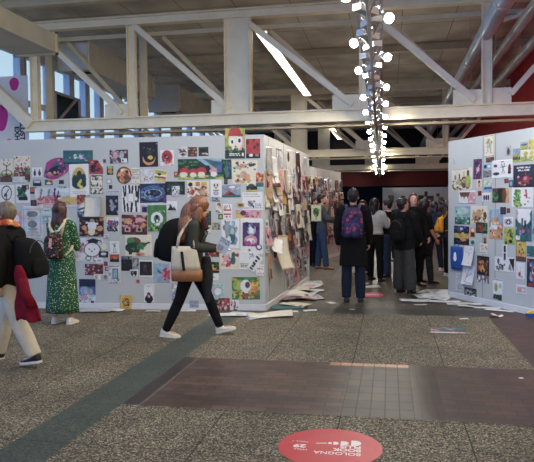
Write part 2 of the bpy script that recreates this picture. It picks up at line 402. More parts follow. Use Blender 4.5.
# ------------------------------------------------------------------ steel roof trusses
XS = [-13.65, -10.4, -7.33, -4.1, -.67, 2.52, 5.2]
def truss(Y, label, first=True):
    t = empty('roof_truss', (0, Y, 3.8)); tag(t, label, 'truss', None)
    zb, zt = 3.97-3.8, 6.9-3.8
    MB().hbeam((-10.75, 0, zb), (5.3, 0, zb), .26, .34, .04).build('bottom_chord', STEEL, t)
    MB().hbeam((-12.9, 0, zt), (5.3, 0, zt), .26, .26, .04).build('top_chord', STEEL, t)
    MB().bar((-12.9, .6, zt-.25), (5.3, .6, zt-.25), .1, .12).build('secondary_chord', STEEL2, t)
    MB().bar((-10.2, .6, zb-.22), (5.3, .6, zb-.22), .3, .06).build('secondary_chord', STEEL2, t)
    for i, x in enumerate(XS[1:-1]):
        if i == 2:
            MB().bar((x-.08, 0, zb+.17), (x-.08, 0, zt-.13), .66, .1, (0, 1, 0)).build('wide_post', STEEL, t)
            MB().bar((x+.3, -.04, zb+.17), (x+.3, -.04, zt-.13), .03, .22, (0, 1, 0)).build('post_flange', STEEL, t)
            MB().bar((x-.42, -.04, zb+.17), (x-.42, -.04, zt-.13), .03, .2, (0, 1, 0)).build('post_flange', STEEL, t)
        else:
            MB().hbeam((x, 0, zb+.17), (x, 0, zt-.13), .2, .24, .03, (1, 0, 0)).build('post', STEEL, t)
        MB().bar((x+.12, .6, zb), (x+.12, .6, zt-.3), .22, .1, (0, 1, 0)).build('rear_post', STEEL2, t)
        nx = XS[i+2]
        if i == 4: nx = 5.0
        g = MB().prism([(nx-.85, zb+.17), (nx-.1, zb+.17), (nx-.1, zb+.56), (nx-.85, zb+.56)], -.015, .015, 'y')
        if i < 4: g.build('gusset_plate', STEEL, t)
        if i == 4:
            MB().prism([(x+.12, zb+.17), (x+.62, zb+.17), (x+.62, zb+.58), (x+.12, zb+.58)], -.015, .015, 'y').build('gusset_plate', STEEL, t)
            MB().bar((x+.6, -.05, zb+.4), (x+2.6, -.05, zt-.2), .06, .14).build('diagonal_brace', STEEL, t)
            continue
        d_ = MB()
        for dy in (-.07, .07):
            d_.bar((x+.12, dy, zt-.16), (nx-.3, dy, zb+.28), .05, .16)
        d_.build('diagonal_brace', STEEL, t)
        MB().bar((x+.75, .6, zt-.35), (nx-.2, .6, zb+.25), .05, .12).build('rear_brace', STEEL2, t)
    # first bay
    d_ = MB()
    for dy in (-.08, .08): d_.bar((-11.95, dy, zb+1.35), (-10.55, dy, zb+.05), .07, .34)
    d_.build('diagonal_brace', STEEL, t)
    return t
truss(17.7, 'cream steel roof truss spanning the hall closest above the display walls')
truss(30.2, 'cream steel roof truss second behind, seen under the closest one')
truss(42.0, 'cream steel roof truss third and deepest, low above the crowd')
# purlins across the ceiling
for Y, lab in ((16.4, 'dull steel ceiling purlin just before the closest truss'), (24.0, 'dull steel ceiling purlin between the closest and second trusses'), (36.0, 'dull steel ceiling purlin between the second and third trusses')):
    p = MB().hbeam((-12.9, Y, 7.2), (5.3, Y, 7.2), .2, .26, .03).build('ceiling_purlin', STEEL2); tag(p, lab, 'beam')

# ------------------------------------------------------------------ ducts and pipes
def duct(x0, x1, y0, y1, z0, z1, label, flanges=()):
    t = empty('air_duct', ((x0+x1)/2, y0, z0)); tag(t, label, 'duct')
    cx = (x0+x1)/2
    MB().box(x0-cx, 0, 0, x1-cx, y1-y0, z1-z0).build('duct_casing', DUCT, t)
    for f in flanges:
        mb = MB(); y = f-y0; hx = (x1-x0)/2+.05; hz = z1-z0
        mb.box(-hx, y-.04, -.05, hx, y+.04, -.001); mb.box(-hx, y-.04, hz+.001, hx, y+.04, hz+.05)
        mb.box(-hx, y-.04, -.05, -hx+.049, y+.04, hz+.05); mb.box(hx-.049, y-.04, -.05, hx, y+.04, hz+.05)
        mb.build('flange', STEEL2, t)
    g = MB()
    for i in range(5): g.box(-.3, .5+i*.05-.01, -.015, .3, .5+i*.05+.01, -.001)
    g.build('vent_grille', DARK, t)
    return t
duct(-9.3, -8.2, 4.5, 15.0, 5.4, 5.86, 'wide grey metal air duct ending before the closest truss', (15.0-.05, 10, 12.5))
duct(-10.05, -9.1, 18.5, 24.2, 5.8, 6.66, 'boxy grey metal air duct behind the closest truss', (18.56, 24.1))
duct(-10.0, -8.7, 26.0, 31.0, 5.6, 6.62, 'grey metal duct box with cross-braced end, further along the hall', (26.06,))
MB().bar((-8.7-(-9.35), -.02, 0.0), (-10.0-(-9.35), -.02, 1.0), .03, .03).build('end_brace', STEEL2, [o for o in COL.objects if o.name.startswith('air_duct')][-1])
for i, (x, z, r_, lab) in enumerate(((2.5, 6.0, .20, 'thick silver pipe running along the hall, nearest the lamps'), (3.25, 6.0, .13, 'thin silver pipe in the middle of the three pipes'), (3.95, 6.0, .13, 'thin silver pipe closest to the red wall'))):
    t = empty('ventilation_pipe', (x, 12, z)); tag(t, lab, 'pipe', None)
    MB().tube([(0, 0, 0), (0, 48, 0)], r_, 20).build('pipe_run', PIPE, t, smooth=True)
    for y in range(3, 48, 6):
        MB().tube([(0, y-.04, 0), (0, y+.04, 0)], r_+.015, 20).build('pipe_collar', STEEL2, t)
        MB().bar((0, y, r_), (0, y, 1.3), .02, .02).build('hanger_rod', STEEL2, t)
for j, (a, b_) in enumerate((((4.9, 15.2, 6.9), (2.9, 16.8, 6.75)), ((5.2, 16.2, 6.6), (3.1, 18.6, 6.55)))):
    t = MB().hbeam(a, b_, .12, .16, .02).build('roof_brace', STEEL); tag(t, ['upper of two short cream braces beside the silver pipes', 'lower of two short cream braces beside the silver pipes'][j], 'brace')

# ------------------------------------------------------------------ fluorescent light rows
FL = mat('fluorescent_diffuser', (255, 252, 244), .4, emit=(255, 250, 240), es=4.5, noise=False)
def strip(Y0, n, label, x=-3.66):
    t = empty('ceiling_light', (x, Y0, 6.55)); tag(t, label, 'ceiling light', 'fluorescent strip lights')
    MB().box(-.22, 0, .09, .22, n*2.75, .16).build('housing', STEEL2, t)
    MB().box(.16, 0, .02, .22, n*2.75, .09).build('side_reflector', STEEL2, t)
    for i in range(n):
        MB().box(-.17, i*2.75+.09, .03, .15, (i+1)*2.75-.09, .088).build('diffuser', FL, t)
    for y in (.5, n*2.75-.5): MB().bar((0, y, .16), (0, y, .8), .02, .02).build('hanger_rod', STEEL2, t)
    return t
strip(18.6, 4, 'long fluorescent ceiling strip seen through the closest truss')
strip(41.2, 3, 'short-looking fluorescent strip far off beneath the closest truss chord')
strip(-6, 6, 'unseen fluorescent strip added above the open floor before the walls')  # unseen rows from here on, added to light the near floor
strip(-6, 6, 'unseen fluorescent strip added above the open floor beside the red wall', 3.0)
strip(-6, 6, 'unseen fluorescent strip added above the open floor beside the windows', -9.0)

# ------------------------------------------------------------------ hanging lamp truss with spotlights
ALU = mat('aluminium_tube', (170, 170, 168), .3, metal=.8, noise=False)
LAMPG = mat('lamp_lens_glow', (255, 255, 250), .3, emit=(255, 252, 240), es=220, noise=False)
LAMPB = mat('white_lamp_body', (200, 200, 196), .45, noise=False)
x0 = -.2; zl = 3.8
t = empty('lighting_truss', (x0, 3.0, zl)); tag(t, 'hanging aluminium lattice truss carrying spotlights along the aisle', 'truss')
Y0, Y1 = 0., 46.
def cx(y): return -.0108*(y-2)
tri = [(-.145, .12), (.145, .12), (0, -.13)]
for a in tri:
    MB().tube([(a[0]+cx(Y0), Y0, a[1]), (a[0]+cx(Y1), Y1, a[1])], .024, 10).build('main_tube', ALU, t, smooth=True)
br = MB(); yy = 0; k = 0
while yy < 36:
    for a, b_ in ((0, 1), (1, 2), (2, 0)):
        p, q = (tri[a], tri[b_]) if k % 2 == 0 else (tri[b_], tri[a])
        br.tube([(p[0]+cx(yy), yy, p[1]), (q[0]+cx(yy+.3), yy+.3, q[1])], .011, 6, cap=False)
    yy += .3; k += 1
br.build('lattice', ALU, t)
for y in (2, 12, 22, 34, 45): MB().tube([(cx(y), y, .12), (cx(y), y, 3.5)], .006, 6).build('suspension_cable', DARK, t)
def lamp_proto(side):
    e = empty('spotlight', (0, 0, 0))
    MB().tube([(0, 0, 0), (side*.02, 0, .03), (side*.06, -.02, .02)], .012, 8).build('clamp_arm', ALU, e, smooth=True)
    dv = Vector((side*.5, -.75, -.42)).normalized()
    c0 = Vector((side*.035, -.02, .0))
    MB().tube([c0-dv*.06, c0-dv*.05, c0+dv*.1, c0+dv*.115], [.03, .045, .06, .066], 14).build('lamp_body', LAMPB, e, smooth=True)
    qz = dv.to_track_quat('Z', 'Y').to_matrix(); MB().ell(c0+dv*.125, (.062, .062, .05), qz, 16, 9).build('lens', LAMPG, e, smooth=True)
    return e, c0+dv*.2, dv
pr = {1: lamp_proto(1), -1: lamp_proto(-1)}
used = set(); LN = 0
side_names = {1: 'curved wall', -1: 'aisle wall'}
ords = 'first second third fourth fifth sixth seventh eighth ninth tenth eleventh twelfth thirteenth fourteenth fifteenth sixteenth seventeenth eighteenth nineteenth twentieth'.split()
for sd, ys in ((-1, [4.4, 5.9, 7.4, 9.5, 11.4, 14.2, 16.4, 18.6, 20.8, 23, 25.5, 28, 31, 34, 38, 42, 47]), (1, [4.0, 5.4, 6.9, 8.35, 10.5, 13.1, 15.2, 17.4, 19.7, 22, 24.3, 27, 30, 33.5, 37.5, 42, 47])):
    for i, y in enumerate(ys):
        if sd not in used: o = pr[sd][0]; used.add(sd)
        else: o = copy_tree(pr[sd][0])
        px = x0+cx(y-3)+sd*.145
        o.location = (px, y, zl+.09)
        tag(o, 'lit white spotlight, %s from us on the lamp truss, %s side' % (ords[i], side_names[sd]), 'spotlight', 'spotlights on the hanging truss')
        if i < 10:
            ld = bpy.data.lights.new('spot_beam', 'SPOT'); ld.energy = 95 if sd > 0 else 120; ld.spot_size = math.radians(105 if i > 1 else 78); ld.spot_blend = .7; ld.shadow_soft_size = .06; ld.color = (1, .91, .78)
            lo = bpy.data.objects.new('spot_beam', ld); COL.objects.link(lo); lo.parent = o
            dv = pr[sd][2]; lo.location = pr[sd][1]; lo.rotation_euler = Vector((sd*.78, -.15 if i > 1 else .95, -.6 if i > 1 else -.55)).to_track_quat('-Z', 'Y').to_euler()
# clamps and white lamp bodies sitting in the lattice
cl0 = None
for i, y in enumerate((7.5, 8.0, 8.6, 9.2, 9.9, 10.6, 11.4, 12.3, 13.2, 14.2, 15.2, 16.4)):
    if cl0 is None:
        cl0 = empty('lamp_ballast'); MB().box(-.06, -.17, -.04, .06, .17, .04).build('ballast_case', LAMPB, cl0)
        MB().box(-.012, -.03, .03, .012, .03, .09).build('hook', ALU, cl0); o = cl0
    else: o = copy_tree(cl0)
    o.location = (x0+cx(y-3)+(.02 if i % 2 else -.03), y, zl-.06); o.rotation_euler = (0, 0, .5 if i % 2 else -.6)
    tag(o, 'small white ballast box inside the lamp truss lattice, %s from us' % ords[i], 'ballast box', 'ballast boxes in the lamp truss')

# ------------------------------------------------------------------ banner
BAN = mat('banner_cloth', (226, 228, 234), .7, var=.03); MAG = mat('magenta_ink', (196, 40, 140), .6, noise=False); BLK = mat('black_ink', (20, 20, 22), .6, noise=False)
p0 = at_depth(1.5, 143, 18.5); p1 = at_depth(29, 143, 18.5); zt_ = at_depth(15, 76, 18.5).z
bw = p1.x-p0.x; X0 = p0.x-.55
t = empty('exhibition_banner', (X0, 18.5, 2.2)); tag(t, 'tall white banner with magenta blobs and black lettering by the windows', 'banner')
MB().box(0, 0, 0, p1.x-X0, .012, zt_-2.2).build('banner_sheet', BAN, t)
for xx in (.08, p1.x-X0-.08): MB().bar((xx, .006, zt_-2.2), (xx, .006, 7.35-2.2), .012, .012).build('hanging_wire', DARK, t)
def blob(px, py, rx, ry, m):
    c = at_depth(px, py, 18.49); rx = rx*18.9/640; ry = ry*18.9/640
    poly = [(c.x-X0+rx*math.cos(a*math.tau/28)*(1+.1*math.sin(3*a*math.tau/28)), c.z-2.2+ry*math.sin(a*math.tau/28)) for a in range(28)]
    return poly
for (px, py, rx, ry) in ((14, 84, 5.5, 7), (1, 118, 8, 14), (9, 141, 3, 2.4), (4, 104, 4, 5)):
    poly = [(max(.01, x), min(max(z, .01), zt_-2.2-.01)) for x, z in blob(px, py, rx, ry, MAG)]
    MB().prism(poly, -.004, -.0005, 'y').build('magenta_blob', MAG, t)
Mr = Euler((math.pi/2, 0, 0)).to_matrix().to_4x4()
for s_, px, py in (('ILLUSTRATORS', 19.8, 118.5), ('EXHIBITION', 14.6, 126.5)):
    c = at_depth(px, py, 18.49)
    M = Matrix.Translation((c.x-X0, -.004, c.z-2.2)) @ Mr @ Matrix.Rotation(-math.pi/2, 4, 'Z')
    text_mesh('lettering', s_, .23, BLK, t, M, 'LEFT', .001, .008)
# ------------------------------------------------------------------ printed sheets
PAL = {'w': '#dfe0e2', 'W': '#c9ccd2', 'k': '#17171b', 'g': '#7c8088', 'l': '#b0b4ba', 'r': '#b8252c', 'o': '#d07a35', 'y': '#dcc040', 'G': '#3f8a48', 'd': '#1e4030',
       'b': '#3a62a8', 'n': '#1c2444', 't': '#2a6a74', 'p': '#dba0ac', 'm': '#a82c84', 'v': '#54306e', 'B': '#6a4430', 'c': '#ded6c0', 's': '#8fb4d0', 'e': '#c4ac88',
       'L': '#a8bc48', 'a': '#5c1e26', 'i': '#a4ccc0', 'x': '#3c3c42', 'z': '#90a0b4', 'O': '#e0a060'}
PALL = {k: np.array(hexc(v[1:])) for k, v in PAL.items()}
PALL = {k: (v*.8+v.mean()*.2)*(.9 if v.mean() > .5 else .8) for k, v in PALL.items()}
CN = {'w': 'white', 'W': 'pale grey', 'k': 'black', 'g': 'grey', 'l': 'light grey', 'r': 'red', 'o': 'orange', 'y': 'yellow', 'G': 'green', 'd': 'dark green', 'b': 'blue', 'n': 'navy',
      't': 'teal', 'p': 'pink', 'm': 'magenta', 'v': 'purple', 'B': 'brown', 'c': 'cream', 's': 'sky blue', 'e': 'beige', 'L': 'lime', 'a': 'maroon', 'i': 'mint', 'x': 'charcoal', 'z': 'blue-grey', 'O': 'light orange'}
def paint(art, U, V, aspect, seed):
    """U right, V down (0..99). art: 'bg;op;op'"""
    rg = np.random.RandomState(seed)
    ops = art.split(';'); img = np.tile(PALL[ops[0]], U.shape+(1,)).astype(float)
    for op in ops[1:]:
        k = op[0]; q = op[1:].split()
        if k == 'E':    # ellipse
            x, y, a, b = map(float, q[:4]); m = ((U-x)/a)**2+((V-y)/b)**2 < 1; img[m] = PALL[q[4]]
        elif k == 'O':  # ring
            x, y, a, b = map(float, q[:4]); d = ((U-x)/a)**2+((V-y)/b)**2; m = (d < 1) & (d > .7); img[m] = PALL[q[4]]
        elif k == 'R':
            x, y, a, b = map(float, q[:4]); m = (U >= x) & (U <= a) & (V >= y) & (V <= b); img[m] = PALL[q[4]]
        elif k == 'F':  # frame
            x, y, a, b = map(float, q[:4]); m = (U >= x) & (U <= a) & (V >= y) & (V <= b) & ~((U >= x+4) & (U <= a-4) & (V >= y+4) & (V <= b-4)); img[m] = PALL[q[4]]
        elif k == 'T':
            x0, y0, x1, y1, x2, y2 = map(float, q[:6])
            s0 = (x1-x0)*(V-y0)-(y1-y0)*(U-x0); s1 = (x2-x1)*(V-y1)-(y2-y1)*(U-x1); s2 = (x0-x2)*(V-y2)-(y0-y2)*(U-x2)
            m = ((s0 >= 0) & (s1 >= 0) & (s2 >= 0)) | ((s0 <= 0) & (s1 <= 0) & (s2 <= 0)); img[m] = PALL[q[6]]
        elif k == 'S':  # scatter: x0 y0 x1 y1 n size colours
            x0, y0, x1, y1 = map(float, q[:4]); n = int(q[4]); s = float(q[5])
            for i in range(n):
                cx_, cy_ = rg.uniform(x0, x1), rg.uniform(y0, y1); a = s*rg.uniform(.5, 1.4); b = s*rg.uniform(.5, 1.4)
                th = rg.uniform(0, 3.1); du = (U-cx_); dv = (V-cy_)
                m = ((du*math.cos(th)+dv*math.sin(th))/a)**2+((dv*math.cos(th)-du*math.sin(th))/b)**2 < 1
                img[m] = PALL[q[6][rg.randint(len(q[6]))]]
        elif k == 'L':  # text-like dashes: x0 y0 x1 y1 rows colour
            x0, y0, x1, y1 = map(float, q[:4]); n = int(q[4]); h = (y1-y0)/n
            for i in range(n):
                x = x0
                while x < x1-3:
                    w_ = rg.uniform(4, 11); yy = y0+h*i
                    m = (U >= x) & (U <= min(x1, x+w_)) & (V >= yy) & (V <= yy+h*.55); img[m] = PALL[q[5]]; x += w_+rg.uniform(1.5, 4)
        elif k == 'C':  # line segment x0 y0 x1 y1 w c
            x0, y0, x1, y1, w_ = map(float, q[:5]); dx, dy = x1-x0, y1-y0; L2 = dx*dx+dy*dy
            t = np.clip(((U-x0)*dx+(V-y0)*dy)/L2, 0, 1); m = (U-x0-t*dx)**2+(V-y0-t*dy)**2 < w_*w_; img[m] = PALL[q[5]]
        elif k == 'H':  # hills: y c
            y = float(q[0]); m = V > y+7*np.sin(U/11+seed)+3*np.sin(U/4.3); img[m] = PALL[q[1]]
    big = rg.rand(9, 9, 3)*.5+rg.rand(9, 9, 1)*.5; fu = np.clip(U/99*8, 0, 7.999); fv = np.clip(V/99*8, 0, 7.999); iu = fu.astype(int); iv = fv.astype(int); a = (fu-iu)[..., None]; b = (fv-iv)[..., None]
    m = (big[iv, iu]*(1-a)+big[iv, iu+1]*a)*(1-b)+(big[iv+1, iu]*(1-a)+big[iv+1, iu+1]*a)*b
    fine = rg.rand(*U.shape, 1)
    lum = img.mean(-1, keepdims=True); amp = np.where(lum > .55, .10, .42)
    return np.clip(img*.96*(1+amp*(m-.5)*2+amp*.7*(fine-.5)), 0, 1)
LABELS = {}
def sheet(W, s, z, w, h, art, label, cat='poster', name='poster', group=None, rot=0., shape=None, curl=0., seed=0, gloss=False, lay=None, cell=.0072, side_curl=0.):
    """s,z: centre of the sheet along the wall"""
    nx = max(4, min(70, int(w/cell))); ny = max(4, min(80, int(h/cell)))
    u = np.linspace(0, 1, nx+1); v = np.linspace(0, 1, ny+1); UU, VV = np.meshgrid(u, v)
    col = paint(art, UU*99, VV*99, w/h, seed)
    if lay is None:
        lay = 1
        for (a, b, c, d, l) in W.placed:
            if abs(a-s) < (c+w)/2 and abs(b-z) < (d+h)/2: lay = max(lay, l+1)
        W.placed.append((s, z, w, h, lay))
    off = .0015+.0016*lay
    xl = (UU-.5)*w; zl_ = (.5-VV)*h
    yl = -(curl*VV**2+side_curl*UU**3)+0*UU
    keep = np.ones((ny, nx), bool)
    uc = (UU[:-1, :-1]+UU[1:, 1:])/2; vc = (VV[:-1, :-1]+VV[1:, 1:])/2
    if shape == 'round':
        # map the square grid to a disc
        a = UU*2-1; b = VV*2-1; xl = a*np.sqrt(1-b*b/2)*w/2; zl_ = -b*np.sqrt(1-a*a/2)*h/2
        col = paint(art, (xl/w+.5)*99, (.5-zl_/h)*99, w/h, seed)
    elif shape == 'leaf':
        hw = (.35+.65*np.sin(np.clip(UU*.9+.1, 0, 1)*math.pi)**.7)
        zl_ = (.5-VV)*h*hw+.12*h*(UU-.3); xl = xl+.12*w*(.5-VV)
        col = paint(art, UU*99, VV*99, w/h, seed)
    pos = np.stack([xl, yl, zl_], -1).reshape(-1, 3)
    N = (nx+1)*(ny+1); idx = np.arange(N).reshape(ny+1, nx+1)
    q = np.stack([idx[:-1, :-1], idx[1:, :-1], idx[1:, 1:], idx[:-1, 1:]], -1).reshape(-1, 4)
    back = pos.copy(); back[:, 1] += .0012
    qb = q[:, ::-1]+N
    ring = list(idx[0, :])+list(idx[1:, -1])+list(idx[-1, -2::-1])+list(idx[-2:0:-1, 0]); ring = [int(i) for i in ring]
    sides = [(ring[i], ring[(i+1) % len(ring)], ring[(i+1) % len(ring)]+N, ring[i]+N) for i in range(len(ring))]
    allp = np.vstack([pos, back])
    me = bpy.data.meshes.new(name); me.vertices.add(len(allp)); me.vertices.foreach_set('co', allp.ravel())
    faces = np.vstack([q, qb, np.array(sides)]); nf = len(faces)
    me.loops.add(nf*4); me.loops.foreach_set('vertex_index', faces.ravel().astype(np.int32))
    me.polygons.add(nf); me.polygons.foreach_set('loop_start', np.arange(nf, dtype=np.int32)*4)
    me.update(calc_edges=True); me.validate()
    at = me.color_attributes.new('ink', 'FLOAT_COLOR', 'POINT')
    cc = np.ones((len(allp), 4)); cc[:N, :3] = col.reshape(-1, 3); cc[N:, :3] = PALL['w']
    at.data.foreach_set('color', cc.ravel())
    me.materials.append(PAPER_GLOSS if gloss else PAPER)
    o = bpy.data.objects.new(name, me); COL.objects.link(o)
    R = Matrix((W.right, -W.n, Vector((0, 0, 1)))).transposed().to_4x4()
    o.matrix_world = Matrix.Translation(W.P+W.right*s+W.n*off+Vector((0, 0, z))) @ R @ Matrix.Rotation(math.radians(rot), 4, 'Y')
    if label in LABELS: print('DUPLICATE LABEL', label)
    LABELS[label] = 1
    tag(o, label, cat, group)
    return o
def pin(W, rect, art, label, suffix, **kw):
    x0, y0, x1, y1 = rect; xm, ym = (x0+x1)/2, (y0+y1)/2
    s0, _ = W.st(x0, ym); s1, _ = W.st(x1, ym); _, z0 = W.st(xm, y1); _, z1 = W.st(xm, y0)
    seed = int(x0*7+y0*13) % 9973
    rot = kw.pop('rot', ((seed*37) % 100-50)/50*.9)
    return sheet(W, (s0+s1)/2, (z0+z1)/2, abs(s1-s0), z1-z0, art, label+suffix, seed=seed, rot=rot, **kw)
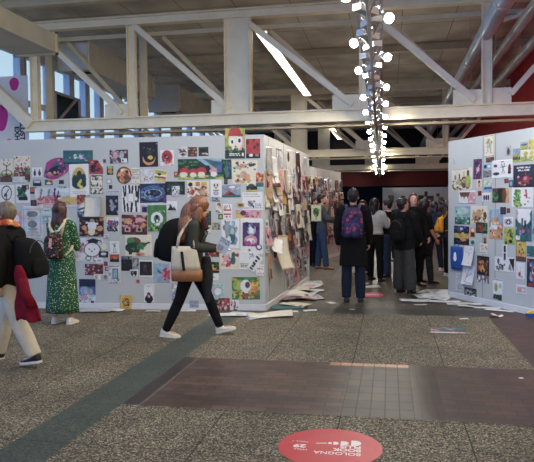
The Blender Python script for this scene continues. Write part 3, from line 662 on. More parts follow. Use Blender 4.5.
# ------------------------------------------------------------------ posters: (x0,y0,x1,y1), art, label[, options]
GA = 'posters and sheets on the front wall'
FRONT = [
 ((0,159,13.5,182), 'c;R0 62 99 99 L;H70 B;C45 65 50 30 3 k;C50 30 25 22 2 k;C50 32 78 20 2 k;O50 62 40 16 k;S20 5 80 25 5 4 g', 'landscape print with bare curved tree over olive hill'),
 ((13.8,156,30.4,182), 'c;S0 5 99 45 14 4 gBr;S0 50 99 99 60 8 dGarB;S10 45 90 60 20 5 rpG', 'garden print with butterflies above dense red and green flowers'),
 ((12.5,176.5,25,183), 'W;F2 4 97 95 l', 'blank white strip over the foot of the garden print'),
 ((32,167.5,42.2,177), 'w;E28 60 12 28 n;R24 18 32 40 n;E74 62 14 26 x;R70 20 78 42 x', 'tiny white card with two dark bottles'),
 ((45,158,69.8,179.5), 'm;E60 30 28 22 t;E50 60 35 22 k;E62 55 18 12 n;S5 60 99 99 30 7 mpvo;S50 5 99 50 20 7 mvp;C5 90 95 85 4 m;E20 80 8 8 o', 'magenta and teal cut-out shaped like a pointed hood', {'shape':'leaf'}),
 ((33,179.5,41.5,186), 'x;R0 0 99 35 z;E50 40 35 12 w;R0 70 99 99 k', 'tiny dark seascape with a white cloud band'),
 ((45,179.5,53,185), 't;R40 0 99 60 o;E50 70 30 20 c;E75 40 12 20 a', 'tiny orange and teal picture beneath the magenta hood cut-out'),
 ((59,180,64,184), 'v;E50 50 28 28 k', 'tiny dark violet card beneath the magenta hood cut-out'),
 ((0,185,14.5,207), 'w;O46 36 36 34 x;C30 50 60 20 3 x;E40 45 10 8 x;C46 70 46 50 3 x;L20 84 75 94 2 g', 'round ink emblem print with dark ring on white'),
 ((16,184.5,30.2,203), 'w;S14 16 70 68 70 7 dGd;R18 66 80 84 k;E75 12 15 10 B;S60 5 95 25 8 5 Be', 'green potted bush picture on white'),
 ((22,185,29,189.5), 'a;E40 50 30 30 k;R60 20 90 80 e', 'tiny maroon and tan card above the green potted bush'),
 ((30,187,36.8,194), 'z;R5 5 95 95 B;E50 45 38 32 o;R10 70 90 90 n;E50 40 14 12 r', 'tiny orange sun abstract with navy base'),
 ((58.5,185.5,67.2,193.5), 'l;T10 90 40 20 60 90 g;T40 90 70 10 95 90 d;S10 10 90 60 12 5 Gt', 'tiny grey and green mountain sketch'),
 ((35,188,78,207), 'W;R0 55 99 90 p;S0 40 60 90 26 6 prw;C12 60 16 5 2 g;C30 50 34 8 2 g;C44 55 47 0 2 n;C52 55 55 15 1.5 n;S60 40 99 80 22 7 pyGm;R22 45 45 85 p;L24 50 44 80 4 r;E80 60 12 15 y', 'wide pink fairground print with thin dark spires'),
 ((31,200,36.8,206.5), 'n;E50 45 28 30 B;R20 70 80 99 k', 'tiny dark portrait card at the corner of the pink fairground print'),
 ((37,208,41.2,212.2), 'v;F5 5 95 95 n', 'tiny plain purple card below the pink fairground print'),
 ((22,206,43,238), 'W;F8 8 92 94 l;E50 25 26 10 g;R30 34 70 44 l;E50 56 22 12 g;R28 68 74 74 z;E50 82 26 8 l', 'pale grey print of stacked hats and faces'),
 ((42.5,208,53,223.5), 'i;R10 8 90 40 w;L15 12 85 36 3 t;R10 50 90 92 z;E30 70 12 12 i;E70 70 12 12 w', 'mint green sheet of pale squares'),
 ((11,212,22,234), 'p;E45 30 30 20 w;S10 50 90 90 12 8 pco', 'pale pink print beside the scarfed person'),
 ((63.3,150.3,93,164), 't;E40 45 5 18 w;C38 50 46 30 2 z;E58 45 6 20 l;C55 40 66 60 2 w;S20 20 80 80 10 4 tip;R0 85 99 99 d;E72 60 3 10 z', 'wide dark teal poster with two pale dancers'),
 ((69.6,164,88.8,197), 'w;E50 44 36 34 y;R14 42 86 74 d;E28 46 12 14 d;E52 36 14 16 d;E75 45 12 16 d;R14 66 86 76 w;E50 63 34 12 d;C60 50 45 62 5 y;C45 62 66 72 5 y;L16 82 84 90 2 g', 'dark forest with yellow path under a round yellow sun'),
 ((89.3,160,103.3,173.8), 'r;T99 0 99 60 60 0 W;E30 60 22 28 k;E60 68 26 14 a;C40 30 60 10 6 k;S10 10 60 90 10 6 rpa;E84 74 12 10 r', 'red bird picture with dark wings'),
 ((103,159,106.4,163), 'g;E50 50 30 30 x', 'tiny grey scrap next to the red bird picture'),
 ((109.8,149.7,128.2,163.4), 'x;S0 0 99 99 50 8 pgaxl;E30 40 14 25 p;E65 40 12 30 l;R62 66 92 92 w;E70 78 5 8 x', 'grey and pink street photograph high on the wall'),
 ((90.3,175,103.3,194), 'c;S4 4 96 96 70 6 xgBGc;R8 30 92 34 w;R8 62 92 66 w;F2 2 98 98 x', 'comic page with busy grey panels'),
 ((107,166,113.4,174.8), 'd;E50 55 30 25 o;R10 5 90 30 L;S10 60 90 95 8 8 Gy', 'tiny green and orange card with pale rim'),
 ((116.4,166.5,131.8,184), 'O;O50 50 49 49 B;E45 30 28 16 c;S15 20 85 90 60 7 oBOra;E35 65 14 12 o;E65 60 16 14 B;E68 30 10 8 k', 'round orange print of swirling figures', {'shape':'round'}),
 ((106.7,179,112.3,183.6), 'l;E40 50 28 30 w;F5 5 95 95 x', 'tiny grey framed mug drawing'),
 ((109,185,112.4,188.8), 'k;E50 50 20 20 a', 'tiny black square card below the mug drawing'),
 ((107,190.3,120,193.6), 'W;L8 20 92 90 1 g', 'narrow white caption strip above the dark blue night photo'),
 ((122,185,140,212), 'w;C8 5 14 40 4 k;C22 2 22 38 4 k;C40 3 44 28 5 k;C60 5 56 28 5 k;C76 2 80 40 5 k;C92 5 88 60 5 k;C10 50 16 95 5 k;C30 70 34 98 5 k;C55 70 50 98 6 k;C76 60 80 96 5 k;R30 30 68 64 w;F30 30 68 64 l', 'black and white tree-trunk print with blank middle'),
 ((139.5,142,158,166.8), 'k;E50 66 34 26 O;E52 56 32 26 k;S20 15 80 50 14 3 dxgo;E55 40 16 10 d;E58 62 14 8 y;E92 8 2 2 w', 'black poster with orange crescent moon'),
 ((160.3,150,173.8,165.8), 'w;E50 45 40 44 r;E35 35 12 10 a;E55 52 10 10 a;E48 44 6 6 p;S5 60 95 98 12 6 epg', 'red rose ball on white square print'),
 ((131.5,168,139.3,174.5), 'c;L10 20 90 80 3 B;E60 60 6 6 k', 'small cream card with three lines by the round orange print'),
 ((131.5,175.8,140,185.5), 'c;L10 10 90 40 2 g;E50 60 8 8 x;L10 75 90 95 2 g', 'small cream card with a dot by the striped tree-trunk print'),
 ((140.5,169.5,154,184), 'W;C25 60 35 80 3 g;C35 60 30 78 2 g;S30 50 90 80 12 5 gxl', 'pale sheet with grey pencil scribbles'),
 ((154,170,167,181), 'y;R4 8 96 30 L;R4 42 96 58 w;E40 40 16 10 k;R4 60 96 75 G;E70 65 16 10 r;F2 2 98 98 c', 'tilted yellow and green strip with a red shape', {'rot':9}),
 ((178,147,187,157), 'W;T0 60 60 20 99 50 x;E30 30 22 16 r;E60 75 30 12 k;S5 5 95 95 14 7 grw', 'red, grey and black card, first of three in a row'),
 ((188,147,197.2,156.7), 'B;S5 5 95 95 24 9 oOka;C5 35 95 35 2 k;C5 66 95 66 2 k', 'brown and orange card, middle of three in a row'),
 ((198.7,147,208.5,156), 'd;E40 40 30 20 k;E60 72 30 10 p;E85 78 12 6 w', 'dark green card with pink edge, last of three in a row'),
 ((174,171.5,178,177.5), 'r;E50 40 26 26 O;R10 75 90 99 G', 'tiny red card at the foot of the mushroom village'),
 ((178,158.7,223.5,179.2), 'd;R0 78 99 99 G;T40 0 99 0 80 60 s;T55 0 99 20 90 60 t;S0 5 40 45 20 7 dGk;S0 80 99 99 30 6 LGy;E14 60 11 18 r;E12 76 9 12 c;E34 62 9 14 r;E33 78 7 12 c;E52 58 11 16 r;E51 76 8 13 c;E66 52 4 20 k;E78 60 9 15 p;E78 76 7 12 w;E90 50 6 20 b', 'wide mushroom village with red roofs under blue peaks'),
 ((223.5,159.5,231.5,179), 'd;E50 50 30 40 b;S5 5 95 95 30 9 dtGn', 'dark green narrow print against the mushroom village'),
 ((140,183.5,166.5,206), 'n;R0 84 99 99 W;E48 42 46 34 b;E50 44 36 22 n;O50 44 34 20 s;E50 44 15 12 k;S0 0 99 80 40 4 bnvs;R88 50 99 86 v', 'deep blue poster with one giant eye'),
 ((165.5,181.5,185,194.7), 'k;E25 35 16 22 d;E55 30 22 20 d;E78 45 16 24 d;S10 50 90 90 16 5 dGgk;L20 84 80 92 1 g', 'dark night forest print beside the giant blue eye'),
 ((187,181,209,198.5), 'c;E16 20 10 12 k;R38 5 58 30 o;R62 5 90 26 y;E25 60 10 14 r;S4 30 96 92 40 6 gBryo;E70 62 14 16 e;L8 92 92 97 1 g', 'cream sheet of small animals with yellow tab'),
 ((210.5,180,221.5,197), 'w;E50 34 30 22 c;E36 30 7 8 x;E64 30 7 8 x;E50 45 6 5 k;E50 76 26 14 l;C25 60 75 60 3 g', 'panda-like face drawing on white'),
 ((225,128.3,245,158.6), 'L;S0 0 99 40 26 9 Lyo;E60 48 36 30 p;E52 42 34 30 c;E36 44 12 12 w;E36 44 6 6 k;E72 40 13 13 w;E72 40 7 7 k;E52 60 5 4 r;E50 12 30 14 r;C20 20 85 22 5 r;S5 55 30 75 10 6 oG;R0 72 99 99 d;S0 66 99 80 14 6 Gd;L20 82 75 92 2 w;E88 86 6 6 w', 'green poster of a big-eyed creature in red hat, topping the wall'),
 ((246,138.8,260.3,158.3), 'r;S5 5 95 60 10 9 ra;R0 76 99 99 k;E35 84 14 7 w;E75 84 14 7 g', 'bright red poster with black foot'),
 ((232,160.5,257.3,184), 'c;S6 8 60 35 14 5 Gged;S8 10 55 40 10 5 BOe;S60 8 94 38 12 5 dLg;S12 50 70 92 28 6 oOeBy;E45 60 14 16 e;E60 70 12 14 O;E10 45 4 4 G', 'big cream sheet of many little woodland figures'),
 ((246.5,183,257.2,191.7), 'W;R0 30 99 80 k;E45 30 30 20 x;R0 80 99 99 y;E30 70 9 10 g', 'small black car on yellow ground'),
 ((222,185,240.8,197.3), 'z;T10 80 35 40 70 80 r;R0 80 99 99 t;S40 5 90 45 10 8 lw;T30 80 45 55 75 80 a', 'red volcano on blue-grey sky'),
 ((256,172.5,263.6,186.5), 'O;S0 0 99 60 30 10 orcB;R0 72 99 99 t', 'orange crowd over teal water at the wall corner'),
 ((257.5,187.4,263.6,190.4), 'i;L5 30 90 80 1 t', 'tiny pale green strip under the orange crowd'),
 ((224,179.3,227.7,184.3), 'x;E50 40 30 30 B', 'tiny dark card under the mushroom village'),
 ((202,211,211.2,225.3), 'd;S5 5 95 95 20 5 dGk;E50 90 4 3 w', 'plain dark green card at the walking woman\'s face level'),
 ((223,204,232,219.3), 'w;C12 30 30 10 4 r;C30 30 50 12 4 r;C70 8 85 40 4 r;R10 34 90 46 r;R8 62 92 72 r;E40 82 14 6 r;E75 82 10 6 o', 'white sheet with red arches and red bars'),
 ((242.5,192.5,262.5,210.2), 'w;L6 4 75 16 2 g;L10 22 90 28 1 t;E40 62 14 18 z;C30 50 55 80 4 x;E58 50 6 6 r;L60 60 94 80 3 g;L6 84 94 92 1 g', 'white sheet with ink acrobat and text lines'),
 ((236.7,203,244.5,207.2), 'y;E50 50 34 30 B', 'small mustard label by the ink acrobat sheet'),
 ((236,209.7,261.2,219.2), 'p;E15 55 14 40 y;E28 35 12 26 v;R40 15 97 80 p;S40 20 96 78 16 6 rpB;R0 85 99 99 c', 'wide pink and mustard strip over the purple frame poster'),
 ((221.5,219.5,239.3,248.7), 'w;S18 10 84 84 60 8 ztsg;E45 40 26 22 z;E55 66 20 18 t;E42 70 10 14 w;E60 40 10 10 i;E12 92 5 3 g', 'teal ink portrait of a sitting girl on white'),
 ((240.4,218.8,263,254), 'w;R11 11 84 77 v;E48 30 20 16 s;R38 24 58 40 w;E46 60 28 14 p;E45 62 18 8 w;S14 14 82 30 14 5 nv;S14 64 82 76 14 5 mv;E82 80 14 8 v;E82 79 9 5 w;E40 88 5 4 g', 'large purple framed lantern poster with tail over its edge'),
 ((202.3,202,206.6,206.2), 'z;E50 50 30 36 n', 'tiny blue-grey card above the plain dark green card'),
 ((212,196.8,220.3,201.5), 'l;S5 5 95 95 14 12 xgt', 'tiny grey strip below the panda-like face'),
 ((215.4,203,221.2,213), 'c;S5 5 95 95 14 12 BegO', 'tiny cream and brown card left of no other but the red arches'),
 ((218.3,214,223,219.3), 'x;E50 50 34 34 L', 'tiny lime disc on charcoal'),
 ((212,222,220.3,229.7), 'e;S5 5 95 95 14 12 BGeg', 'tan sketch beneath the plain dark green card'),
 ((201,225.7,210.3,234.2), 'c;S5 5 95 95 24 9 GrLk', 'green and red doodle near the walking woman\'s phone'),
 ((205,247.6,219,256.8), 'a;S5 5 95 95 34 9 rkOB;E60 30 16 18 p', 'dark red crowd photograph near the walking woman\'s hand'),
 ((220,249.7,240.3,269.7), 'c;L10 4 60 8 1 g;S14 30 50 80 14 8 pr;E30 45 14 16 p;C22 50 10 80 3 p;C36 55 48 82 3 r;E66 25 10 14 t;E64 52 12 22 t;E86 26 10 9 r;E12 74 6 8 y', 'pink octopus and teal bottle drawing'),
 ((239,251.5,255.5,269.5), 'w;L12 74 80 90 2 B;R6 66 70 70 L;S60 10 90 40 10 4 g', 'white sheet with brown lines under the tilted strip'),
 ((250.6,254.3,259.3,271.5), 'w;C25 12 70 18 6 k;E50 36 16 7 k;C35 52 60 56 7 k;E50 70 18 7 x;C30 85 70 88 5 k', 'tilted white strip with five black figures', {'rot':34}),
 ((256.2,264.5,263.8,275.8), 'w;S5 10 95 90 20 7 rpw;C10 30 90 40 3 r', 'white scrap with red scribble near the wall corner'),
 ((205,261.8,219.2,272.9), 'k;E48 50 34 28 y;E30 60 12 14 c;R0 70 99 78 o;S0 0 99 35 16 7 dGk;E70 45 10 12 k', 'black, yellow and green picture behind the hanging coat'),
 ((206,274,218.5,280.2), 'w;C25 50 70 60 4 g;E60 45 10 14 l', 'white strip with faint grey stroke'),
 ((232,277,260,299.3), 'G;S0 0 99 99 70 7 GLyGt;E25 35 22 24 L;E74 44 20 22 y;E48 40 18 28 w;E55 35 9 14 v;E50 65 8 14 w;S5 70 95 97 24 6 dGry;S70 20 99 60 12 6 oyL', 'large green and yellow jungle picture, lowest on the wall'),
 ((211,284,224.2,298.8), 'i;E52 50 36 34 l;E52 50 26 24 w;L8 5 92 12 1 t', 'pale green sheet with faint disc'),
 ((211,299.3,219.4,305.3), 'd;E60 60 30 30 k;S0 0 99 99 8 12 Lgk', 'dark green card near the skirting'),
 ((218.8,297.8,230.2,312.3), 'r;S5 5 95 95 60 8 raprcBx;E40 30 12 10 p;E60 66 12 10 c', 'red children picture standing on the skirting'),
 ((230.3,300,239.3,313), 'w;S10 10 60 60 12 9 rpx;S40 50 90 90 10 8 xrg', 'white leaflet with dark spots standing on the skirting'),
 ((202,285,209.2,300), 'W;S5 40 95 95 20 10 bnz;E50 20 26 16 s', 'blue wash drawing behind the walking woman\'s coat'),
 ((77.5,194.5,91,217), 's;R0 0 60 35 o;S0 0 60 40 12 9 roB;E60 60 44 26 c;E60 62 34 18 w;R0 76 99 99 t;S0 76 99 99 14 8 tnz;C10 66 70 56 4 x', 'orange and blue print partly under a curled sheet'),
 ((85,197,103.7,217), 'c;F0 0 99 99 e', 'blank beige sheet curling off the wall', {'curl':.05,'side_curl':.09}),
 ((106,195.5,118.4,215.2), 'n;S5 5 95 95 26 7 knxz;E50 55 16 24 z;E45 30 8 8 l;R10 84 90 97 k', 'dark blue night photograph of a standing figure'),
 ((79.7,217,104,236.2), 'k;S0 10 99 99 60 6 BOoka;E52 46 18 24 w;E52 20 10 12 e;E50 75 14 20 c;C30 30 72 34 5 w;E20 55 10 12 O;E84 58 12 14 O', 'dark party picture with white-clad figure in the middle'),
 ((106.7,217.5,118.7,232.3), 'w;S5 20 95 92 40 9 nrgbx;L10 5 80 12 1 g;R6 84 94 94 x', 'huddle of navy and red figures on white'),
 ((121.7,214.7,147.3,234.6), 'a;S0 0 99 60 60 7 rBOpa;S0 60 99 99 30 7 kBa;R12 62 34 86 p;E22 74 6 8 k;R56 62 80 86 e;E68 74 6 8 k;E30 30 12 12 O;E70 26 14 12 p', 'red market stall picture with four little panels'),
 ((80,238,103.3,262), 'W;E52 48 36 30 k;E52 48 32 27 w;T20 14 56 0 96 12 k;R34 12 76 22 k;C90 14 92 32 1.5 k;E40 46 3 3 k;E62 46 3 3 k;E51 54 4 3 x;E36 84 13 10 k;E36 84 9 7 w;E66 86 11 9 k;E66 86 8 6 w;S0 20 14 60 8 6 mp', 'round white bear face in a graduation cap'),
 ((110,241.5,119.3,254), 'w;E50 32 12 12 g;T30 90 50 30 72 90 g;T36 86 50 40 66 86 W;C20 20 80 10 2 g', 'grey line figure in a hood on white'),
 ((100.5,241.8,107.3,251.3), 'W;E50 50 46 46 c;O50 50 46 46 l', 'pale round medallion beside the bear face', {'shape':'round'}),
 ((125,235,151.6,256.2), 'c;E34 32 26 22 B;E22 24 14 14 G;E30 58 30 24 d;R14 60 26 92 d;R42 60 54 90 d;S20 40 70 70 24 6 Gdk;E66 46 14 12 G;C70 44 90 36 4 d;E56 90 18 8 O;E50 92 8 5 r', 'green and brown long-haired bison print'),
 ((110,254.5,119.2,262), 'r;R0 60 99 99 k;E50 40 30 20 o;S0 50 99 80 8 8 ka', 'small red sunset with black skyline'),
 ((121.3,255.8,132.2,270.8), 'g;R0 25 99 99 k;R10 10 22 60 k;R36 18 50 60 k;R62 6 74 60 k;R84 20 94 60 k;S20 40 90 90 10 5 xa', 'black city towers on grey'),
 ((85,264,103.2,275.2), 'a;S2 2 98 98 60 7 rpBaOv', 'rusty red crowd of tiny tiles'),
 ((99,251.3,108.3,257.4), 'k;E50 40 30 24 W;R20 70 80 80 g', 'black speech bubble scrap'),
 ((96,257.8,102.5,263.2), 'w;F2 2 98 98 k;R20 30 80 70 l', 'small black-edged white card under the black speech bubble'),
 ((104,261.5,107.7,265.8), 'v;E50 50 30 30 r', 'tiny purple heart card, upper of two'),
 ((105,267,109.3,270.7), 'x;E50 50 30 30 p', 'tiny charcoal heart card, lower of two'),
 ((108,265,120.5,283), 'W;R38 20 82 76 t;R44 26 76 70 s;L8 5 90 13 1 g;S4 80 90 98 10 6 gl;E14 50 8 10 z', 'pale sheet with teal window rectangle'),
 ((94,274,107.7,280), 'c;E18 50 10 40 e;E40 50 10 38 w;E62 50 12 42 l;E84 50 12 44 g', 'strip of four pale round figures'),
 ((79.5,279,95.7,304.3), 'b;R0 0 99 30 n;E35 45 30 16 s;E64 50 20 14 l;R0 62 99 99 W;S0 60 99 99 24 6 bzrl;R70 84 88 97 n;E30 70 20 8 p', 'blue sky over white clouds poster low behind the green dress'),
 ((120.6,294.8,132.3,309.8), 'y;F0 0 99 99 O;E50 46 30 26 k;E50 46 24 20 y;S24 24 76 72 24 6 rkok;E50 30 8 6 r', 'yellow picture book leaning at the foot of the wall', {'cat':'book','name':'picture_book','rot':2}),
 ((139,260.3,152.8,277.2), 'w;R4 8 94 90 k;E42 38 14 18 x;E44 34 8 10 B;S20 50 80 90 12 6 xka', 'dark portrait photo with white margin'),
 ((132.5,257.5,138.8,269.3), 'g;S5 5 95 95 14 12 xlz;E50 40 20 20 p', 'narrow grey figure card beside the black city towers'),
 ((130,269.6,137.8,276.7), 'w;R10 20 90 70 k;E28 76 12 14 k;E70 76 12 14 k;R20 28 50 50 g', 'little black truck on white'),
 ((154,263,170.3,282.5), 's;T99 0 99 99 40 60 p;E40 40 20 14 b;S40 30 99 90 20 8 pmr;S0 0 50 40 8 6 sz', 'blue and pink wash behind the walking woman\'s backpack'),
 ((143,284,154.7,303.5), 'w;F3 3 97 97 l;E50 54 16 12 x;E50 76 34 22 k;E50 62 10 8 p;L30 12 70 16 1 g;E26 90 5 4 l', 'cloaked black figure alone on white'),
 ((135.8,279,140.2,283.5), 'p;E50 50 34 34 r', 'tiny pink scrap with red dot'),
 ((148,205,166.7,231.2), 'G;E48 52 32 26 w;T18 46 50 24 82 46 w;E48 52 16 16 G;E48 44 8 8 k;R40 52 58 66 k;R44 56 54 64 w;S4 70 96 96 20 5 dL;S60 8 90 30 6 3 Lw', 'green poster with round white house'),
 ((166.7,201.5,177.2,211.3), 'w;T5 90 40 30 70 90 k;T40 90 70 50 95 90 x;E30 36 10 8 g', 'black mountains on white, half behind the woman\'s hair'),
 ((142,206.7,147.3,212.4), 'v;E50 50 30 34 k', 'tiny violet card beside the round white house'),
 ((53,223.6,62,233), 'W;S5 5 95 95 16 9 pzl', 'faded pastel card beside the green dress woman\'s shoulder'),
 ((190,300.3,199,307.2), 'z;S5 5 95 95 14 9 lgs', 'grey-blue card low between the walking woman\'s legs'),
 ((172,283,182,301), 'l;S5 40 95 95 18 9 zgw;R20 10 80 30 w', 'grey print seen between the walking woman\'s legs'),
 ((3.2,239,12,252), 'c;S5 5 95 95 14 9 OpB', 'cream drawing hidden behind the scarfed person'),
 ((172,186,180,196), 'W;S5 5 95 95 16 9 tgd', 'small grey-green sketch above the walking woman\'s head'),
 ((197,236,203,247), 'e;S5 5 95 95 16 9 Bro', 'small tan and red card next to the walking woman\'s chest'),
 ((104,234.5,109,238.5), 'w;L10 20 90 90 2 g', 'tiny white note above the pale medallion'),
 ((66,236,79,262), 'W;L6 8 90 30 3 z;S5 40 95 95 20 9 plG', 'pale sheet half covered by the green dress'),
]
for row in FRONT:
    rect, art, lab = row[:3]; kw = dict(row[3]) if len(row) > 3 else {}
    lab = lab.replace(' left of no other but the red arches', ' beside the red arches')
    big = (rect[2]-rect[0])*(rect[3]-rect[1]) > 180
    kw.setdefault('cat', 'poster' if big else 'picture card'); kw.setdefault('name', 'poster' if big else 'picture_card')
    if rect[3] > 304.5: kw['lay'] = 14
    pin(WA, rect, art, lab, '', group=GA, **kw)

